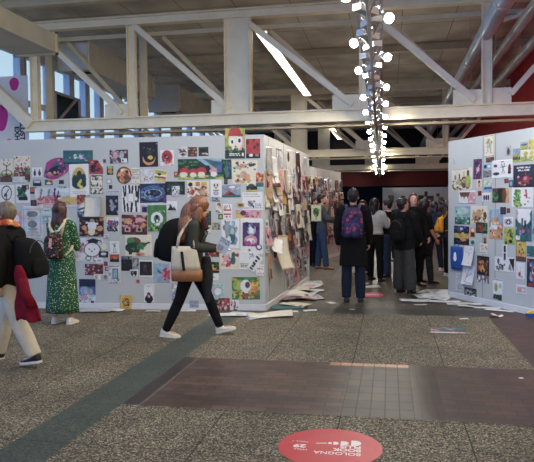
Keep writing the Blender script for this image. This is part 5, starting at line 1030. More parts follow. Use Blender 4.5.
# ------------------------------------------------------------------ people
SKIN = mat('skin', (196, 146, 122), .5, var=.06, scale=12); SKIN2 = mat('skin_tan', (170, 120, 96), .5, var=.06, scale=12)
EYEW = mat('eye_white', (225, 222, 218), .3, noise=False); IRIS = mat('dark_iris', (40, 26, 20), .2, noise=False); LIPS = mat('lips', (160, 84, 80), .45, noise=False)
def cloth(name, rgb, var=.16, rough=.85, scale=14, bump=.25): return mat(name, rgb, rough, var=var, scale=scale, bump=bump, spec=.2)
def hairm(name, rgb):
    if name in MATS: return MATS[name]
    m, nt, b = nodes_of(name); c = lin(rgb)
    tc = nt.nodes.new('ShaderNodeTexCoord'); mp = nt.nodes.new('ShaderNodeMapping'); mp.inputs['Scale'].default_value = (60, 60, 6)
    n = nt.nodes.new('ShaderNodeTexNoise'); n.inputs['Scale'].default_value = 1.5; n.inputs['Detail'].default_value = 5
    nt.links.new(tc.outputs['Object'], mp.inputs[0]); nt.links.new(mp.outputs[0], n.inputs['Vector'])
    r_ = nt.nodes.new('ShaderNodeValToRGB'); r_.color_ramp.elements[0].position = .35; r_.color_ramp.elements[1].position = .68
    r_.color_ramp.elements[0].color = (*[v*.5 for v in c], 1); r_.color_ramp.elements[1].color = (*[min(1, v*1.7) for v in c], 1)
    nt.links.new(n.outputs['Fac'], r_.inputs['Fac']); nt.links.new(r_.outputs['Color'], b.inputs['Base Color']); b.inputs['Roughness'].default_value = .45
    bp = nt.nodes.new('ShaderNodeBump'); bp.inputs['Strength'].default_value = .5; bp.inputs['Distance'].default_value = .01
    nt.links.new(n.outputs['Fac'], bp.inputs['Height']); nt.links.new(bp.outputs['Normal'], b.inputs['Normal'])
    MATS[name] = m; return m
V = Vector
def rotx(a): return Matrix.Rotation(a, 3, 'X')
def rotz(a): return Matrix.Rotation(a, 3, 'Z')
def R_(d): return math.radians(d)

class Person:
    """local frame: x to the person's right, y forward, z up"""
    def __init__(s, pos, face, h, label, legs=((0, 3, 0), (0, 3, 0)), arms=((0, 8, 10, 0), (0, 8, 10, 0)), lean=0., head=(0, 0), fem=False, vox=.011, skin=None, toes=(0, 0), twist=0.):
        s.k = h/1.70; s.k = s.k; s.vox = vox; s.fem = fem; s.skin = skin or SKIN
        s.root = empty('person', (pos[0], pos[1], 0), math.radians(face))
        tag(s.root, label, 'person')
        shw = .165 if fem else .185; hpw = .09
        # torso rotation
        s.RT = rotx(-R_(lean)) @ rotz(R_(twist))
        # legs
        s.leg = []
        lows = []
        for i, (a, ab, kn) in enumerate(legs):
            sd = 1 if i == 0 else -1
            a_, b_, k_ = R_(a), R_(ab), R_(kn)
            hip = V((sd*hpw, 0, 0)); d1 = V((sd*math.sin(b_), math.sin(a_), -math.cos(a_)*math.cos(b_))).normalized()
            knee = hip+d1*.43; d2 = V((sd*math.sin(b_)*.6, math.sin(a_-k_), -math.cos(a_-k_))).normalized(); ank = knee+d2*.41
            tp = R_(toes[i]); fd = V((0, math.cos(tp), math.sin(tp))); dn = V((0, math.sin(tp), -math.cos(tp)))
            heel = ank-fd*.05+dn*.075; toe = ank+fd*.17+dn*.075
            s.leg.append([hip, knee, ank, fd, dn, sd]); lows += [heel.z, toe.z]
        s.hz = -min(lows)
        for L in s.leg:
            for i in range(3): L[i] = L[i]+V((0, 0, s.hz))
        s.pel = V((0, 0, s.hz))
        def T(x, y, z): return s.pel+s.RT@V((x, y, z))
        s.T = T
        s.neck = T(0, -.01, .55); s.hc_base = T(0, 0, .58)
        s.hl = s.pel
        s.RH = s.RT @ rotz(R_(head[0])) @ rotx(R_(head[1])) if True else None
        s.hc = s.neck+s.RH@V((0, .022, .135))
        s.arm = []
        for i, (a, ab, el, inw) in enumerate(arms):
            sd = 1 if i == 0 else -1
            a_, b_, e_, w_ = R_(a), R_(ab), R_(el), R_(inw)
            sh = T(sd*shw, 0, .50)
            d1 = s.RT@V((sd*math.sin(b_), math.sin(a_)*math.cos(b_), -math.cos(a_)*math.cos(b_))).normalized()
            el_ = sh+d1*.28
            d2 = s.RT@V((-sd*math.sin(w_)+sd*math.sin(b_)*.4, math.sin(a_+e_)*math.cos(w_), -math.cos(a_+e_))).normalized()
            wr = el_+d2*.25
            s.arm.append([sh, el_, wr, d1, d2, sd])
        s.shw = shw
    def P(s, v): return V(v)*s.k
    def build(s, mb, name, m, vox=None, sm=5, parent=None):
        mb.v = [tuple(V(v)*s.k) for v in mb.v]
        o = mb.build(name, m, parent or s.root, smooth=True); remesh(o, (vox or s.vox), sm); return o
    def limb(s, mb, pts, rs, flat=None, n=12):
        """rounded chain"""
        for i in range(len(pts)-1):
            a, b_ = V(pts[i]), V(pts[i+1]); d = (b_-a); L = d.length; d.normalize(); x = d.orthogonal().normalized(); y = d.cross(x)
            rings = []
            for t in (-.98, -.8, -.45): rr = rs[i]*math.sqrt(1-t*t); rings.append((a+d*rs[i]*t, x*rr, y*rr))
            for j in range(5):
                f = j/4; rr = rs[i]+(rs[i+1]-rs[i])*f; rings.append((a+d*L*f, x*rr, y*rr))
            for t in (.45, .8, .98): rr = rs[i+1]*math.sqrt(1-t*t); rings.append((b_+d*rs[i+1]*t, x*rr, y*rr))
            mb.loft(rings, n)
        return mb
    def torso(s, mb, prof, n=20):
        """prof: list (z, rx, ry, yoff)"""
        rings = []
        for z, rx, ry, yo in prof:
            R3 = s.RT if z > 0 else Matrix.Identity(3)
            c = s.pel+(s.RT if z > 0 else Matrix.Identity(3))@V((0, yo, z))
            rings.append((c, R3@V((rx, 0, 0)), R3@V((0, ry, 0))))
        mb.loft(rings, n); return mb
    def hand(s, mb, i, curl=35, size=1.):
        sh, el, wr, d1, d2, sd = s.arm[i]
        f = d2.normalized(); side = (s.RT@V((0, 1, 0))); side = (side-f*side.dot(f)).normalized(); nrm = f.cross(side)*(-sd)   # palm faces the body
        if side.length < .1: side = V((0, 0, 1))
        pn = V((-sd, 0, 0)); pn = (pn-f*pn.dot(f)).normalized(); side = f.cross(pn).normalized()
        if side.dot(s.RT@V((0, 1, 0.6))) < 0: side = -side
        rings = []
        for t, w_, th in ((0, .024, .018), (.03, .034, .017), (.075, .041, .014), (.088, .038, .011)):
            rings.append((wr+f*t, side*w_, pn*th))
        mb.loft(rings, 12)
        for j, (o, L) in enumerate(((.030, .072), (.010, .08), (-.010, .075), (-.029, .058))):
            b0 = wr+f*.08+side*o; a1 = R_(curl*(.6+.1*j)); a2 = R_(curl*(1.6+.15*j))
            p1 = b0+(f*math.cos(a1)+pn*math.sin(a1))*L*.52; p2 = p1+(f*math.cos(a2)+pn*math.sin(a2))*L*.5
            mb.tube([b0-f*.02, b0, p1, p2], [.0095, .0095, .0085, .007], 8)
        t0 = wr+f*.025+side*.025; t1 = t0+(f*.7+side*.6+pn*.3).normalized()*.04; t2 = t1+(f*.9+side*.1+pn*.5).normalized()*.032
        mb.tube([t0-side*.01, t0, t1, t2], [.011, .011, .0095, .008], 8)
        s.arm[i].append(wr+f*.09)
    def body(s):
        mb = MB(); w_ = .92 if s.fem else 1.
        s.torso(mb, [(-.14, .10, .08, 0), (-.08, .145, .10, 0), (0, .155*1.02, .108, 0), (.1, .135*w_, .095, .005), (.2, .125*w_, .09, .005), (.33, .15*w_, .105, .01), (.43, .155*w_, .10, .0), (.5, .13*w_, .08, -.005), (.545, .06, .055, -.01), (.56, .03, .03, -.01)])
        for hip, knee, ank, fd, dn, sd in s.leg:
            s.limb(mb, [hip, hip+(knee-hip)*.4, knee, knee+(ank-knee)*.35, ank], [.088, .078, .054, .056, .036])
            s.limb(mb, [ank-fd*.02+dn*.035, ank+fd*.09+dn*.045, ank+fd*.14+dn*.052], [.034, .034, .025])
        for A in s.arm:
            sh, el, wr, d1, d2, sd = A[:6]
            s.limb(mb, [sh-s.RT@V((sd*.04, 0, .0)), sh+d1*.03, el, el+d2*.08, wr], [.05, .05, .038, .038, .025])
        for i in (0, 1): s.hand(mb, i)
        # neck and head
        s.limb(mb, [s.neck-s.RT@V((0, .0, .06)), s.neck+s.RH@V((0, .012, .06))], [.052, .05])
        H = s.RH; c = s.hc
        mb.ell(c+H@V((0, -.012, .018)), (.076, .094, .098), H, 18, 12)
        mb.ell(c+H@V((0, .022, -.045)), (.058, .066, .07), H, 14, 10)
        mb.ell(c+H@V((0, .066, -.088)), (.025, .02, .02), H, 10, 7)
        mb.loft([(c+H@V((0, .078, .022)), H@V((.008, 0, 0)), H@V((0, .008, 0))), (c+H@V((0, .095, -.008)), H@V((.013, 0, 0)), H@V((0, .013, 0))), (c+H@V((0, .098, -.022)), H@V((.017, 0, 0)), H@V((0, .014, 0))), (c+H@V((0, .082, -.03)), H@V((.012, 0, 0)), H@V((0, .012, 0)))], 10)
        for sd in (-1, 1): mb.ell(c+H@V((sd*.078, -.008, -.01)), (.011, .02, .031), H, 8, 7)
        mb.ell(c+H@V((0, .076, .032)), (.045, .014, .01), H, 10, 6)
        b = s.build(mb, 'body', s.skin, vox=min(s.vox, .0095), sm=3)
        for sd in (-1, 1):
            e = MB().ell(c+H@V((sd*.031, .0745, .012)), (.0135, .011, .0085), H, 12, 8); e.v = [tuple(V(v)*s.k) for v in e.v]; eo = e.build('eye', EYEW, s.root, smooth=True)
            e = MB().ell(c+H@V((sd*.031, .0835, .012)), (.006, .004, .006), H, 10, 6); e.v = [tuple(V(v)*s.k) for v in e.v]; e.build('iris', IRIS, eo, smooth=True)
        e = MB().ell(c+H@V((0, .088, -.055)), (.022, .007, .0075), H, 12, 6); e.v = [tuple(V(v)*s.k) for v in e.v]; e.build('lips', LIPS, s.root, smooth=True)
        return b
    def hair(s, m, style, length=.3, vol=1.):
        H = s.RH; c = s.hc; mb = MB()
        mb.ell(c+H@V((0, -.03, .035)), (.088*vol, .098*vol, .1*vol), H, 18, 12)
        mb.ell(c+H@V((0, .03, .085)), (.066*vol, .055, .035), H, 14, 8)
        if style == 'short':
            mb.ell(c+H@V((0, -.05, -.02)), (.072, .06, .07), H, 14, 9)
        else:
            for sd in (-1, 1):
                rings = []
                for t in np.linspace(0, 1, 7):
                    z = .03-t*length; yb = -.055-.035*min(1, t*2.)-.01*t
                    wv = .012*math.sin(t*9+sd)
                    rings.append((c+H@V((sd*(.035+.012*vol)+wv, yb, z)), H@V((.052*vol*(1-.45*t**3), 0, 0)), H@V((0, .045*vol*(1-.5*t**2), 0))))
                mb.loft(rings, 12)
            for sd in (-1, 1):
                rings = []
                for t in np.linspace(0, 1, 5):
                    rings.append((c+H@V((sd*(.075+.006*math.sin(t*7)), -.01-.02*t, .04-t*min(length, .24))), H@V((.018, 0, 0)), H@V((0, .04*(1-.4*t), 0))))
                mb.loft(rings, 10)
        return s.build(mb, 'hair', m, vox=.011, sm=3)
    def top(s, m, name='jumper', z0=-.05, thick=.018, sleeve=1., flare=0., collar=True, puff=0., cuff=None):
        mb = MB(); w_ = .94 if s.fem else 1.; t = thick
        s.torso(mb, [(z0, .155+t+flare, .108+t+flare*.7, 0), (z0+.05, .16+t+flare*.8, .112+t+flare*.5, 0), (.1, (.142+puff)*w_+t, .1+t+puff, .005), (.2, (.135+puff)*w_+t, .097+t+puff, .005), (.33, (.16+puff)*w_+t*.9, .11+t*.9+puff, .01), (.43, .163*w_+t*.8, .105+t*.8, 0), (.5, .14*w_+t*.6, .083+t*.6, -.005), (.545, .07+t*.3, .06+t*.4, -.01), (.565, .055+t*.3, .052+t*.4, -.008)])
        for A in s.arm:
            sh, el, wr, d1, d2, sd = A[:6]
            k = .05+t*.75+puff*.5
            if sleeve >= 1: s.limb(mb, [sh-s.RT@V((sd*.05, 0, .005)), sh+d1*.03, el, el+d2*.08, wr-d2*.005], [k, k, .041+t*.8+puff*.5, .04+t*.8+puff*.4, .029+t*.6+puff*.2])
            else: s.limb(mb, [sh-s.RT@V((sd*.05, 0, .005)), sh+d1*.03, sh+(el-sh)*sleeve*1.3], [k, k, k*.93])
        return s.build(mb, name, m)
    def trousers(s, m, wide=0., z1=.08, end=.0, name='trousers'):
        mb = MB(); t = .013
        s.torso(mb, [(-.15, .11, .09, 0), (-.08, .158, .115, 0), (0, .163, .118, 0), (z1, .148, .106, .003), (z1+.01, .12, .09, .003)])
        for hip, knee, ank, fd, dn, sd in s.leg:
            e = ank+(knee-ank)*end
            s.limb(mb, [hip, hip+(knee-hip)*.4, knee, knee+(ank-knee)*.4], [.093+t*.6, .08+t+wide*.4, .058+t+wide*.8, .058+t+wide])
            a = knee+(ank-knee)*.4; d = (e-a).normalized(); x = d.orthogonal().normalized(); y = d.cross(x)
            r0 = .058+t+wide; r1 = .044+t+wide*1.15
            mb.loft([(a+(e-a)*f+d*.0, x*(r0+(r1-r0)*f), y*(r0+(r1-r0)*f)) for f in (0, .3, .6, .9, 1.03)], 14)
        return s.build(mb, name, m)
    def skirt(s, m, zt, zb, r0, r1, name='skirt'):
        """zt above the pelvis, zb absolute height of the hem"""
        mb = MB(); rings = []; n = 40
        mid = (s.leg[0][2]+s.leg[1][2])/2
        z_t = s.pel.z+zt
        o = 0; ks = 9; vs = []
        for i in range(ks):
            f = i/(ks-1); z = z_t+(zb-z_t)*f; rx = r0+(r1-r0)*f**.8; ry = (r0*.72)+(r1*.8-r0*.72)*f; cx_ = mid.x*f*.6; cy_ = mid.y*f*.6
            for j in range(n):
                a = math.tau*j/n; w_ = 1+.045*f*math.sin(a*9)+.02*f*math.sin(a*5+1)
                vs.append((cx_+rx*w_*math.cos(a), cy_+ry*w_*math.sin(a), z))
        fs = [(i*n+j, i*n+(j+1) % n, (i+1)*n+(j+1) % n, (i+1)*n+j) for i in range(ks-1) for j in range(n)]
        mb.add(vs, fs+[tuple(range(n)), tuple(range((ks-1)*n, ks*n))])
        mb.v = [tuple(V(v)*s.k) for v in mb.v]
        o = mb.build(name, m, s.root, smooth=True); return o
    def shoes(s, m, sole, boot=False, lace=None, name='shoe'):
        for hip, knee, ank, fd, dn, sd in s.leg:
            x = V((1, 0, 0)); k = s.k
            def pt(a, b_): return ank+fd*a+dn*b_
            mb = MB()
            mb.loft([(pt(-.062, .045), x*.02, dn*.02), (pt(-.055, .035), x*.036, dn*.038), (pt(-.01, .03), x*.04, dn*.042), (pt(.05, .042), x*.041, dn*.032), (pt(.11, .052), x*.045, dn*.024), (pt(.155, .056), x*.038, dn*.02), (pt(.178, .06), x*.02, dn*.013)], 14)
            hgt = .1 if boot else .02
            mb.loft([(pt(-.012, .03), x*.042, fd*.052), (pt(-.008, 0), x*.041, fd*.05), (pt(-.004, -hgt), x*.043, fd*.05)], 14)
            o = s.build(mb, name, m, vox=.008, sm=2)
            sb = MB()
            outline = [(-.066, .022), (-.05, .036), (0, .038), (.06, .042), (.12, .048), (.165, .038), (.186, .014), (.186, -.014), (.165, -.038), (.12, -.048), (.06, -.042), (0, -.038), (-.05, -.036), (-.066, -.022)]
            n = len(outline); vs = [pt(a, .055)+x*b_ for a, b_ in outline]+[pt(a, .08)+x*b_ for a, b_ in outline]
            sb.add(vs, [tuple(range(n)), tuple(range(n, 2*n))]+[(i, (i+1) % n, n+(i+1) % n, n+i) for i in range(n)]); sb.v = [tuple(V(v)*k) for v in sb.v]
            sb.build('sole', sole, o)
            if lace:
                lb = MB()
                for q in range(4): c = pt(.03+.025*q, .012+.007*q); lb.bar(c-x*.022, c+x*.022, .007, .006)
                lb.v = [tuple(V(v)*k) for v in lb.v]; lb.build('laces', lace, o)
    def shift_z(s, z): s.root.location.z += z

def backpack(p, m, label, w_=.15, d_=.085, h_=.42, zc=.28, strap=None, y0=-.125, pocket=None, tilt=0., pull=None, name='backpack'):
    """a bag on the person's back; its own top-level thing"""
    b = p.T(0, y0-d_*.5, zc-h_/2)
    t = empty(name); t.matrix_world = p.root.matrix_world @ Matrix.Identity(4)
    t.location = p.root.location; t.rotation_euler = p.root.rotation_euler; tag(t, label, 'backpack')
    k = p.k
    mb = MB(); rings = []
    for f, a, c_ in ((0, .72, .7), (.03, .9, .92), (.12, 1, 1.02), (.4, 1.02, 1.05), (.7, .97, .95), (.88, .82, .78), (.96, .6, .55), (1., .3, .3)):
        rings.append((p.T(0, y0-d_*c_, zc-h_/2+h_*f), p.RT@V((w_*a, 0, 0)), p.RT@V((0, d_*c_, 0))))
    mb.loft(rings, 20); mb.v = [tuple(V(v)*k) for v in mb.v]; o = mb.build('main_compartment', m, t, smooth=True)
    sb = o.modifiers.new('sub', 'SUBSURF'); sb.levels = 1; sb.render_levels = 1
    mb = MB(); rings = []
    for f, a in ((.0, .6), (.06, .85), (.3, .95), (.75, .9), (.95, .7), (1., .5)):
        rings.append((p.T(0, y0-d_*1.95, zc-h_/2+h_*(.06+.42*f)), p.RT@V((w_*.8*a, 0, 0)), p.RT@V((0, .035*a, 0))))
    mb.loft(rings, 16); mb.v = [tuple(V(v)*k) for v in mb.v]; mb.build('front_pocket', pocket or m, t, smooth=True)
    mb = MB(); mb.tube([p.T(w_*.75*math.cos(a), y0-d_*1.78-.012*math.sin(a), zc-h_/2+h_*.62+.12*math.sin(a)) for a in np.linspace(0, math.pi, 9)], .005, 6); mb.v = [tuple(V(v)*k) for v in mb.v]
    mb.build('zip', pull or mat('dark_zip', (58, 56, 58), .4), t)
    for sd in (-1, 1):
        mb = MB()
        path = [p.T(sd*.075, y0-.01, zc+h_*.38), p.T(sd*.10, y0*.55, .545), p.T(sd*.105, -.0, .57), p.T(sd*.115, .09, .50), p.T(sd*.135, .132, .38), p.T(sd*.155, .09, .24), p.T(sd*.165, -.02, .14), p.T(sd*.12, y0, zc-h_*.38)]
        rings = []
        for i, q in enumerate(path):
            d = (path[min(i+1, len(path)-1)]-path[max(i-1, 0)]).normalized(); x = p.RT@V((1, 0, 0)); x = (x-d*x.dot(d)).normalized()
            rings.append((q, x*.024, d.cross(x)*.007))
        mb.loft(rings, 8); mb.v = [tuple(V(v)*k) for v in mb.v]; mb.build('shoulder_strap', strap or m, t, smooth=True)
    mb = MB(); mb.tube([p.T(-.03, y0-.02, zc+h_*.47), p.T(-.02, y0-.03, zc+h_*.54), p.T(.02, y0-.03, zc+h_*.54), p.T(.03, y0-.02, zc+h_*.47)], .007, 6); mb.v = [tuple(V(v)*k) for v in mb.v]
    mb.build('grab_loop', strap or m, t)
    return t
def footpos(x, y): q = on_floor(x, y); return (q.x, q.y)

BLACKC = cloth('black_fabric', (17, 17, 19), .25); DARKC = cloth('charcoal_fabric', (40, 40, 44), .2); JEANS = cloth('blue_denim', (52, 66, 88), .2, scale=30)
DJEANS = cloth('dark_denim', (30, 38, 54), .2, scale=30); CREAMC = cloth('cream_cotton', (196, 186, 166), .08); SWEAT = cloth('white_sweater_knit', (186, 184, 178), .08, scale=30, bump=.4)
OLIVE = cloth('olive_grey_jacket', (52, 52, 46), .18); GREYT = cloth('grey_wool', (62, 62, 62), .15); WSHOE = mat('off_white_leather', (206, 202, 192), .5, var=.06); SOLE = mat('pale_rubber', (214, 208, 196), .6, var=.04)
BSHOE = mat('black_leather', (20, 19, 19), .35, var=.2); TANB = mat('tan_suede', (150, 106, 60), .7, var=.15); BSOLE = mat('dark_rubber', (26, 25, 24), .7)
H_BR = hairm('auburn_hair', (112, 70, 46)); H_DK = hairm('dark_brown_hair', (44, 28, 22)); H_BK = hairm('black_hair', (22, 18, 18)); H_GR = hairm('ash_brown_hair', (104, 92, 78)); H_CH = hairm('chestnut_hair', (92, 46, 30))
GREEND = speckle_mat('green_floral_print', (22, 74, 44), [(190, 200, 176), (126, 160, 110), (210, 206, 190)], 46, .28)
FLORAL = speckle_mat('dark_floral_print', (22, 20, 22), [(150, 96, 60), (120, 40, 50), (70, 90, 50), (180, 150, 110)], 34, .36)
GALAXY = speckle_mat('purple_galaxy_print', (50, 34, 74), [(104, 48, 92), (40, 52, 110), (150, 60, 90), (30, 26, 50)], 18, .5)

# 1. woman in the green dress, facing the wall
x, y = footpos(63, 323.5)
p = Person((x, y), -4, 1.57, 'woman seen from behind in long green floral dress, reading the wall', legs=((0, 2.5, 0), (0, 2.5, 0)), arms=((14, 6, 100, 30), (14, 6, 100, 30)), head=(0, 4), fem=True, vox=.010)
p.body(); p.top(GREEND, 'dress_bodice', z0=.0, thick=.016, sleeve=.98)
p.skirt(GREEND, .13, .165, .178, .235, 'dress_skirt')
p.hair(hairm('long_dark_auburn_hair', (66, 38, 28)), 'long', .37, 1.0); p.shoes(WSHOE, SOLE, lace=SOLE)
t = backpack(p, FLORAL, 'small dark floral backpack with cream straps on the green dress woman', w_=.15, d_=.07, h_=.36, zc=.19, strap=cloth('cream_webbing', (206, 196, 168), .05), y0=-.12)
mb = MB(); mb.bar(p.T(.01, -.27, .30), p.T(.0, -.28, .18), .035, .012); mb.v = [tuple(V(v)*p.k) for v in mb.v]; mb.build('pink_ribbon', mat('pink_ribbon', (210, 150, 150), .7), t)
sb = MB()
for sd in (-1, 1):
    pa = [p.T(sd*.125, -.085, .535), p.T(sd*.1, -.135, .47), p.T(sd*.06, -.165, .40), p.T(sd*.012, -.17, .385)]
    rings = []
    for i, q in enumerate(pa):
        d = (pa[min(i+1, 3)]-pa[max(i-1, 0)]).normalized(); xx = d.cross(V((0, 1, 0))).normalized(); rings.append((q, xx*.017, V((0, .006, 0))))
    sb.loft(rings, 8)
sb.v = [tuple(V(v)*p.k) for v in sb.v]; sb.build('back_strap', cloth('cream_webbing', (206, 196, 168), .05), t, smooth=True)

# 2. walking woman
a = on_floor(171, 337.5); b_ = on_floor(214, 333)
p = Person(((a.x+b_.x)/2+.0, (a.y+b_.y)/2-.02), -83, 1.64, 'walking woman with long auburn hair, olive jacket and black leggings', legs=((-17, 2, 8), (24, 2, 3)), toes=(-4, 14), arms=((6, 8, 84, 8), (4, 10, 84, 14)), lean=7, head=(0, -12), fem=True, vox=.010)
p.body(); p.trousers(cloth('black_leggings', (16, 15, 17), .2), wide=-.006); p.top(OLIVE, 'jacket', z0=-.17, thick=.024, flare=.025)
p.hair(H_BR, 'long', .36, 1.22); p.shoes(WSHOE, SOLE, lace=SOLE)
# knot of hair lifted by the walk
mb = MB(); H = p.RH
mb.ell(p.hc+H@V((0, -.07, .03)), (.1, .09, .11), H, 14, 9); mb.ell(p.hc+H@V((.0, -.12, -.1)), (.12, .10, .15), H, 14, 9); mb.ell(p.hc+H@V((.03, -.09, -.26)), (.14, .13, .16), H, 14, 9); mb.ell(p.hc+H@V((.08, .0, -.12)), (.05, .07, .16), H, 14, 9); mb.ell(p.hc+H@V((.05, -.1, -.38)), (.1, .09, .1), H, 14, 9)
p.build(mb, 'hair_volume', H_BR, vox=.012, sm=5)
mb = MB(); mb.tube([p.neck+p.RT@V((.085*math.cos(a_), .015+.09*math.sin(a_), .02-.02*math.sin(a_))) for a_ in np.linspace(0, math.tau, 13)], .04, 10, cap=False); mb.tube([p.neck+p.RT@V((.03, .1, .0)), p.neck+p.RT@V((.05, .15, -.12))], [.05, .04], 10); p.build(mb, 'knitted_scarf', cloth('maroon_scarf_knit', (62, 34, 32), .3), vox=.012)
# coat tied at the front side, hanging
mb = MB(); rings = []
for i in range(9):
    f = i/8; q = p.T(.02, .17+.08*f, .12-.56*f); rings.append((q, V((.05+.02*math.sin(f*5), 0, 0)), V((0, .05+.03*math.sin(f*4), 0))))
mb.loft(rings, 14); p.build(mb, 'hanging_coat_flap', DARKC, vox=.012)
backpack(p, cloth('black_nylon', (12, 12, 14), .3), 'bulging plain black backpack on the walking woman', w_=.17, d_=.165, h_=.54, zc=.27, y0=-.11)
# tote bag on the near side
t = empty('tote_bag', p.root.location[:], 0); t.rotation_euler = p.root.rotation_euler; tag(t, 'cream canvas tote bag with tan leather base at the walking woman\'s hip', 'bag')
sd = 1
mb = MB(); q0 = p.T(.27, -.02, -.20)
def tq(a_, z_, o_=0.): return p.pel+V((.245+o_, a_-.0, z_-.03))
n_ = [(-.215, -.02), (-.215, .0)]
body_r = []
for f in np.linspace(0, 1, 6):
    z_ = -.02+.28*f; hw_ = .18-.035*f; body_r.append((tq(-.02-.02*f, z_), V((.045-.03*f, 0, 0)), V((0, hw_, 0))))
mb.loft(body_r, 22); mb.v = [tuple(V(v)*p.k) for v in mb.v]; o = mb.build('canvas_body', CREAMC, t, smooth=True)
base_r = [(tq(-.01, z_), V((e_, 0, 0)), V((0, h_, 0))) for z_, e_, h_ in ((-.15, .035, .17), (-.145, .045, .182), (-.08, .05, .185), (-.018, .048, .183))]
mb = MB().loft(base_r, 22); mb.v = [tuple(V(v)*p.k) for v in mb.v]; mb.build('leather_base', mat('tan_leather', (146, 96, 58), .45, var=.15), t, smooth=True)
for o_ in (-.03, .03):
    mb = MB(); pth = [tq(-.12, .24, o_*.4), tq(-.10, .36, o_*.3-.01), tq(-.05, .46, -.03), p.T(.165, -.03, .545), tq(.05, .44, -.03), tq(.06, .36, o_*.3-.01), tq(.08, .24, o_*.4)]
    rings = []
    for i, q in enumerate(pth):
        d = (pth[min(i+1, 6)]-pth[max(i-1, 0)]).normalized(); xx = V((1, 0, 0)); yy = d.cross(xx).normalized(); rings.append((q, xx*.005, yy*.016))
    mb.loft(rings, 8); mb.v = [tuple(V(v)*p.k) for v in mb.v]; mb.build('handle', CREAMC, t, smooth=True)
mb = MB(); mb.bar(tq(-.06, .2, .035), tq(-.03, -.02, .06), .035, .008); mb.v = [tuple(V(v)*p.k) for v in mb.v]; mb.build('hanging_strap', BLACKC, t)
# phone in her hand
hd = p.arm[1][6]*p.k
t = empty('mobile_phone'); t.matrix_world = p.root.matrix_world; t.location = p.root.matrix_world @ Vector((0, 0, 0)); t.rotation_euler = p.root.rotation_euler
tag(t, 'dark mobile phone with lit screen in the walking woman\'s hand', 'phone')
bpy.context.view_layer.update()
t.location = p.root.matrix_world @ (hd+V((.03, .02, .03)))
t.rotation_euler = (math.radians(-38), 0, p.root.rotation_euler.z)
MB().box(-.037, -.075, -.004, .037, .075, .004).build('phone_body', BLACKC, t); MB().box(-.033, -.070, .0042, .033, .070, .0052).build('screen', mat('phone_screen', (200, 210, 220), .2, emit=(200, 215, 230), es=1.2, noise=False), t)
# loose papers under her arm
def held_sheet(p, c, w_, h_, rot, art, label):
    W = Wall((0, 0), (1, 0)); o = sheet(W, 0, 1, w_, h_, art, label, 'paper', 'held_paper', None, 0, seed=3, lay=1)
    bpy.context.view_layer.update()
    o.matrix_world = p.root.matrix_world @ Matrix.Translation(V(c)*p.k) @ Euler(rot).to_matrix().to_4x4(); return o
hc_ = p.arm[0][6]
held_sheet(p, hc_+V((.05, .03, .06)), .14, .19, (R_(12), R_(30), R_(78)), 'w;L10 10 90 40 3 g;R10 55 60 90 l', 'white printed leaflet held up by the walking woman')

# 3. person at the edge of the picture, walking out
foot = on_floor(33, 365)
p = Person((foot.x-.25, foot.y+.05), 84, 1.565, 'scarfed person in black coat and cream trousers walking out of frame', legs=((20, 2, 4), (-22, 2, 8)), toes=(10, -8), arms=((10, 8, 40, 5), (-12, 12, 14, 0)), lean=4, head=(10, 0), fem=True, vox=.011)
p.body(); p.trousers(CREAMC, wide=.014); p.top(BLACKC, 'coat', z0=-.06, thick=.04, puff=.03)
p.hair(H_GR, 'short', vol=1.12)
SNK = mat('black_canvas_shoe', (24, 24, 27), .6); p.shoes(SNK, SOLE, lace=SOLE)
SCARF = speckle_mat('orange_patterned_scarf', (206, 120, 66), [(226, 190, 140), (180, 70, 50), (220, 150, 90)], 16, .5)
mb = MB(); rings = []
ringpts = []
for i in range(13):
    a_ = math.tau*i/12; ringpts.append(p.neck+p.RT@V((.105*math.cos(a_), .01+.095*math.sin(a_), -.015+.02*math.sin(2*a_))))
mb.tube(ringpts, .048, 10, cap=False); mb.tube([q+V((.0, 0, .055)) for q in ringpts], .035, 10, cap=False)
mb.tube([p.neck+V((0, .1, -.02)), p.neck+V((.02, .16, -.16)), p.neck+V((.02, .17, -.3))], [.05, .045, .04], 10)
p.build(mb, 'scarf', SCARF, vox=.012)
t = backpack(p, cloth('black_bag_cloth', (14, 14, 17), .3), 'large soft black backpack on the scarfed person', w_=.175, d_=.14, h_=.44, zc=.22, y0=-.12)
RJ = cloth('crimson_jacket', (112, 16, 34), .2)
t = empty('folded_jacket', p.root.location[:], 0); t.rotation_euler = p.root.rotation_euler; tag(t, 'crimson jacket hanging down from the scarfed person\'s bag', 'jacket')
mb = MB(); rings = []
for f in np.linspace(0, 1, 10):
    c = p.T(-.22, -.29-.07*f**1.2, .16-.56*f); rings.append((c, V((.035+.012*math.sin(f*8), 0, 0)), V((0, .03+.13*f+.015*math.sin(f*11), 0))))
mb.loft(rings, 26)
vs = []
for i, v_ in enumerate(mb.v):
    f = (i//26)/9; a_ = math.tau*(i % 26)/26; vs.append((v_[0]+.018*f*math.sin(a_*5), v_[1], v_[2]+.03*f*math.sin(a_*3)))
mb.v = [tuple(V(v)*p.k) for v in vs]; o = mb.build('jacket_cloth', RJ, t, smooth=True); remesh(o, .012, 4)
mb = MB(); mb.limb = None
q0 = p.T(-.25, -.35, .02); q1 = p.T(-.27, -.43, -.26)
mb.tube([q0, (q0+q1)/2+V((-.02, 0, .01)), q1], [.05, .052, .042], 12); mb.v = [tuple(V(v)*p.k) for v in mb.v]; mb.build('sleeve', RJ, t, smooth=True)

